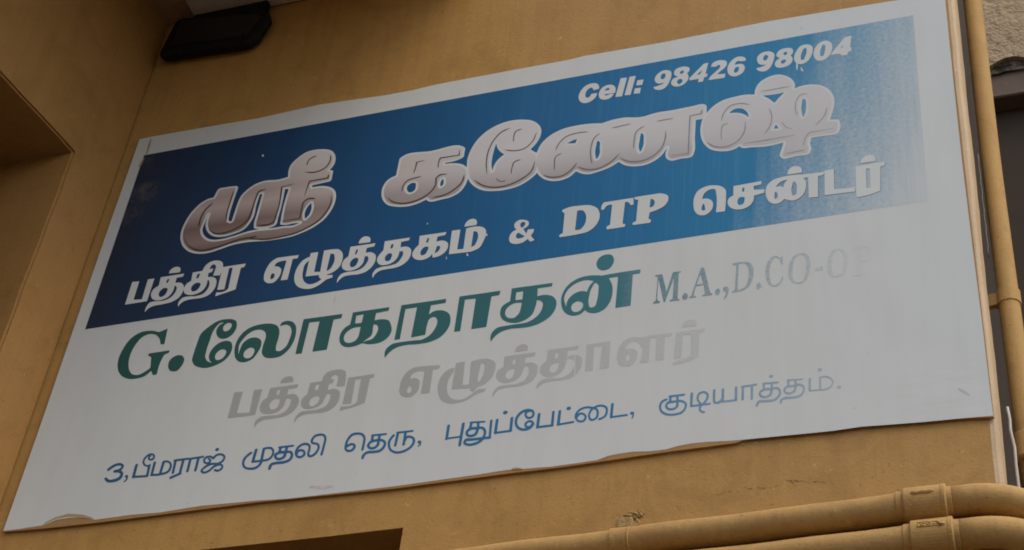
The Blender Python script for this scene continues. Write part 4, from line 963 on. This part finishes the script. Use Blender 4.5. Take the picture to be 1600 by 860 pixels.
# ------------------------------------------------------------------ pipes
def arc(cx, cy, R, a0, a1, z, n=18):
    return [(cx + R * math.sin(a0 + (a1 - a0) * i / n), cy - R * math.cos(a0 + (a1 - a0) * i / n), z) for i in range(n + 1)]
def on_cyl(x, ang, yc, zc, r): return (x, yc - r * math.cos(ang), zc + r * math.sin(ang))
def lathe(bm, prof, yc, zc, seg=36):
    rings = [[bm.verts.new(up((x, yc - r * math.cos(2 * math.pi * j / seg), zc + r * math.sin(2 * math.pi * j / seg)))) for j in range(seg)] for x, r in prof]
    for a, b in zip(rings, rings[1:]):
        for j in range(seg): bm.faces.new((a[j], a[(j + 1) % seg], b[(j + 1) % seg], b[j]))
    bm.faces.new(rings[0]); bm.faces.new(rings[-1])
def patch(bm, x0, x1, a0, a1, yc, zc, r0, r1, n=8, soft=0.0):
    """A raised pad that follows the pipe's curve."""
    g = []
    for rr, ins in ((r0, 0.0), (r1, soft)):
        for i in range(n + 1):
            a = a0 + ins / r0 + (a1 - a0 - 2 * ins / r0) * i / n
            for xx in (x0 + ins, x1 - ins): g.append(bm.verts.new(up(on_cyl(xx, a, yc, zc, rr))))
    o = 2 * (n + 1)
    for i in range(n):
        bm.faces.new((g[o + 2 * i], g[o + 2 * i + 1], g[o + 2 * i + 3], g[o + 2 * i + 2]))
        bm.faces.new((g[2 * i], g[2 * i + 1], g[2 * i + 3], g[2 * i + 2]))
        bm.faces.new((g[2 * i], g[2 * i + 2], g[o + 2 * i + 2], g[o + 2 * i]))
        bm.faces.new((g[2 * i + 1], g[2 * i + 3], g[o + 2 * i + 3], g[o + 2 * i + 1]))
    bm.faces.new((g[0], g[1], g[o + 1], g[o])); bm.faces.new((g[2 * n], g[2 * n + 1], g[o + 2 * n + 1], g[o + 2 * n]))
def horizontal_pipe(label, zl, zr, y, r, xl, cx0, cx1, bend, rings):
    """A pipe run that falls slightly to the left, a coupler, and an elbow round the building's corner."""
    def zat(x): return zl + (zr - zl) * (x - 0.9) / (1.42 - 0.9)
    t = thing('drain_pipe', label, 'pipe', (xl, y, 0.02), 'horizontal ochre pipes under the sign')
    bm = bmesh.new()
    RB = 0.045
    leg = [(xl, y, ZB + 0.02)] + [(xl, y, -2.6 + i * .2) for i in range(9)] + [(xl + RB - RB * math.cos(q * math.pi / 20), y, zat(xl + RB) - RB + RB * math.sin(q * math.pi / 20)) for q in range(10)]
    x_l, xl = xl, xl + RB
    tube(bm, leg + [(xl + (cx0 - xl) * i / 20, y + 0.0012 * math.sin(i * 1.1), zat(xl + (cx0 - xl) * i / 20) + 0.0006 * math.sin(i * .7)) for i in range(21)] + [(cx1 - 0.01, y, zat(cx1))], r, 36)
    from_bm('pipe_run', bm, M['pipe'], t, True)
    bm = bmesh.new()
    cr_ = r * 1.24
    lathe(bm, [(cx0 - 0.010, r * 1.045), (cx0 - 0.009, r * 1.06), (cx0 - 0.001, r * 1.06), (cx0, cr_ * .985), (cx0 + 0.002, cr_), (cx1 - 0.006, cr_ * 1.0), (cx1 - 0.0055, cr_ * 1.03), (cx1 - 0.001, cr_ * 1.03), (cx1, cr_ * .985), (cx1 + 0.001, r * 1.05), (cx1 + 0.007, r * 1.045), (cx1 + 0.0075, r * 1.0)], y, zat((cx0 + cx1) / 2))
    cp = from_bm('coupler', bm, M['pipe'], t, False)
    bm = bmesh.new()
    zc = zat((cx0 + cx1) / 2)
    a0 = math.radians(2); a1 = math.radians(24)
    x0, x1 = cx0 + 0.009, cx1 - 0.012
    if rings == 'text':
        fr = 0.0022
        patch(bm, x0, x1, a0, a0 + 0.09, y, zc, cr_ - .0005, cr_ + .0010, soft=.0008)
        patch(bm, x0, x1, a1 - 0.09, a1, y, zc, cr_ - .0005, cr_ + .0010, soft=.0008)
        patch(bm, x0, x0 + fr, a0 + .09, a1 - .09, y, zc, cr_ - .0005, cr_ + .0010, soft=.0008)
        strokes = {'C': [((1, 1), (0, 1)), ((0, 1), (0, 0)), ((0, 0), (1, 0))], 'O': [((0, 0), (1, 0)), ((1, 0), (1, 1)), ((1, 1), (0, 1)), ((0, 1), (0, 0))],
                   'U': [((0, 1), (0, 0)), ((0, 0), (1, 0)), ((1, 0), (1, 1))], 'P': [((0, 0), (0, 1)), ((0, 1), (1, 1)), ((1, 1), (1, .5)), ((1, .5), (0, .5))]}
        lx = x0 + 0.0055; lw = 0.0046; la0, la1 = a0 + .12, a1 - .12
        for ch in 'COUP':
            for (u0, v0), (u1, v1) in strokes[ch]:
                pth = [on_cyl(lx + (u0 + (u1 - u0) * q / 3) * lw, la0 + (la1 - la0) * (v0 + (v1 - v0) * q / 3), y, zc, cr_ + .0004) for q in range(4)]
                tube(bm, pth, 0.0008, 6)
            lx += 0.0076
        tube(bm, [on_cyl(x1 - 0.006, a1 - .1, y, zc, cr_), on_cyl(x1 - 0.001, a0 + .06, y, zc, cr_ + .001), on_cyl(x1 + 0.003, a0 + .12, y, zc, cr_)], [.0022, .003, .0015], 10)
    else:
        tube(bm, [on_cyl(x0 + (x1 - x0) * q / 10, a0 + .14 + .015 * math.sin(q * 1.7), y, zc, cr_ - .0016) for q in range(11)], [.0010, .0034, .0042, .0041, .0038, .0042, .0040, .0041, .0042, .0034, .0010], 14)
    em = from_bm('embossed_plate', bm, M['pipe'], None, True)
    em.data.transform(Matrix.Translation(-t.matrix_basis.translation)); em.parent = cp
    bm = bmesh.new()
    xb, R = bend
    path = [(cx1 - 0.004, y, zat(cx1))] + arc(xb, y + R, R, 0, math.pi / 2, zat(xb)) + [(xb + R, y + R + 0.5, zat(xb) - 0.002)]
    tube(bm, path, r * 1.01, 36)
    from_bm('elbow', bm, M['pipe'], t, True)
    return t, zat
YP = -0.0165
up_pipe, zu = horizontal_pipe('upper ochre pipe running under the sign with a broken saddle clip', -0.5835, -0.5712, YP, 0.0205, 0.695, 1.392, 1.446, (1.476, 0.10), None)
lo_pipe, zl_ = horizontal_pipe('lower ochre pipe with embossed coupler at the bottom edge beside the corner', -0.6345, -0.6235, YP, 0.0205, 0.750, 1.399, 1.452, (1.482, 0.10), 'text')
# sleeve ring and saddle clip on the upper pipe
bm = bmesh.new()
zc = zu(1.01)
lathe(bm, [(0.9955, 0.0206), (0.996, 0.0216), (1.0200, 0.0216), (1.0205, 0.0222), (1.0225, 0.0222), (1.0230, 0.0206)], YP, zc)
from_bm('sleeve_ring', bm, M['pipe'], up_pipe, False)
bm = bmesh.new()
def lump(bm, c, s, n=1):
    r = bmesh.ops.create_icosphere(bm, subdivisions=3, radius=1.0)
    for v in r['verts']:
        d = 1 + 0.25 * math.sin(v.co.x * 5 + c[0] * 300) * math.cos(v.co.z * 6 + c[2] * 200) + random.uniform(-.07, .07)
        v.co = up((c[0] + v.co.x * s[0] * d, c[1] + v.co.y * s[1] * d, c[2] + v.co.z * s[2] * d))
box(bm, 1.0000, 1.0225, YP - 0.004, YW - 0.001, -0.5590, -0.5395)
bevel(bm, 0.003, 2)
lump(bm, (1.003, 0.006, -0.529), (0.009, 0.006, 0.008)); lump(bm, (1.015, 0.005, -0.522), (0.012, 0.007, 0.006))
lump(bm, (1.0265, 0.006, -0.519), (0.005, 0.005, 0.008)); lump(bm, (1.023, 0.004, -0.537), (0.004, 0.006, 0.009))
from_bm('saddle_clip', bm, M['mortar'], up_pipe, False)

# vertical conduit on the right
vp = thing('conduit_pipe', 'thin vertical ochre pipe beside the right edge of the sign wall', 'pipe', (1.545, 0.10, Z0 - 0.5))
VX, VY, VR = 1.5428, 0.10, 0.0156
def vx(z): return VX + 0.0055 * max(0.0, min(1.0, (0.15 - z) / 0.5))
bm = bmesh.new()
path = [(vx(z), VY + .0008 * math.sin(z * 9), z) for z in np.linspace(TOP, -0.40, 30)]
path += [(vx(-.4), VY + 0.07 - 0.07 * math.cos(a), -0.40 - 0.07 * math.sin(a)) for a in np.linspace(0.15, math.pi / 2, 10)] + [(vx(-.4), VY + .4, -0.47)]
tube(bm, path, VR, 32)
from_bm('pipe_run', bm, M['pipe'], vp, True)
def vlathe(bm, prof, xc, yc, seg=36):
    rings = [[bm.verts.new(up((xc + r * math.cos(2 * math.pi * j / seg), yc + r * math.sin(2 * math.pi * j / seg), z))) for j in range(seg)] for z, r in prof]
    for a, b in zip(rings, rings[1:]):
        for j in range(seg): bm.faces.new((a[j], a[(j + 1) % seg], b[(j + 1) % seg], b[j]))
    bm.faces.new(rings[0]); bm.faces.new(rings[-1])
bm = bmesh.new()
vlathe(bm, [(-0.388, VR), (-0.389, VR * 1.2), (-0.392, VR * 1.24), (-0.430, VR * 1.22), (-0.432, VR)], vx(-.4), VY)
from_bm('coupler', bm, M['pipe'], vp, False)
bm = bmesh.new()
vlathe(bm, [(-0.118, VR), (-0.1185, VR * 1.14), (-0.1435, VR * 1.14), (-0.144, VR)], vx(-.13), VY)
prism(bm, [(1.5150, VY - 0.004), (vx(-.13) - VR * .8, VY - 0.0075), (vx(-.13) - VR * .8, VY + 0.004), (1.5150, VY + 0.004)], 'z', -0.142, -0.1195)
from_bm('pipe_clamp', bm, M['pipe'], vp, False)
bm = bmesh.new()
box(bm, 1.476, 1.5145, VY - 0.006, VY + 0.006, -0.146, -0.116)
bevel(bm, 0.002, 1)
from_bm('clamp_lug', bm, M['pipe'], vp, False)

# ------------------------------------------------------------------ small things
bm = bmesh.new()
tube(bm, [(1.5285, 0.076, -0.352), (1.5300, 0.074, -0.375), (1.5293, 0.073, -0.395), (1.5325, 0.072, -0.425), (1.5318, 0.072, -0.455), (1.5325, 0.072, -0.56), (1.534, 0.072, -0.7)], 0.0021, 12)
tag(from_bm('cable', bm, M['cable'], None, True), 'short white cable hanging in the gap above the pipe elbow', 'cable')
bm = bmesh.new()
tube(bm, [(1.5250 + 0.0006 * math.sin(i * 2.1), 0.078, 0.165 - i * 0.0125) for i in range(19)], 0.0011, 8)
tag(from_bm('wire', bm, M['wire'], None, True), 'thin grey wire in the dark gap behind the vertical pipe', 'wire')

lf = thing('light_fitting', 'small black boxy light fitting in the top left corner under the soffit', 'light fitting', (0.08, 0.0, Z0 + 0.71))
bm = bmesh.new()
A = [(-0.032, 0.722), (-0.020, 0.713), (0.170, 0.700), (0.188, 0.716), (0.204, 0.770), (0.200, 0.788), (0.186, 0.796), (0.010, 0.826), (-0.012, 0.829), (-0.019, 0.815)]
prism(bm, A, 'y', -0.022, 0.0)
bevel(bm, 0.008, 4)
from_bm('housing', bm, M['black'], lf, False)
bm = bmesh.new()
prism(bm, [(-0.004, 0.738), (0.166, 0.722), (0.186, 0.772), (0.176, 0.786), (-0.002, 0.815)], 'y', -0.0235, -0.0221)
from_bm('front_glass', bm, M['glass'], lf, False)
bm = bmesh.new()
box(bm, 0.019, 0.187, -0.018, -0.002, 0.786, 0.8345)
bevel(bm, 0.004, 2)
from_bm('mounting_block', bm, M['black'], lf, False)
for xs in (0.004, 0.160):
    bm = bmesh.new()
    r_ = bmesh.ops.create_cone(bm, cap_ends=True, segments=16, radius1=0.005, radius2=0.004, depth=0.004)
    for v in r_['verts']: v.co = up((xs + v.co.x, -0.0245 - v.co.z, 0.735 - xs * .08 + v.co.y))
    from_bm('screw', bm, M['black'], lf, False)
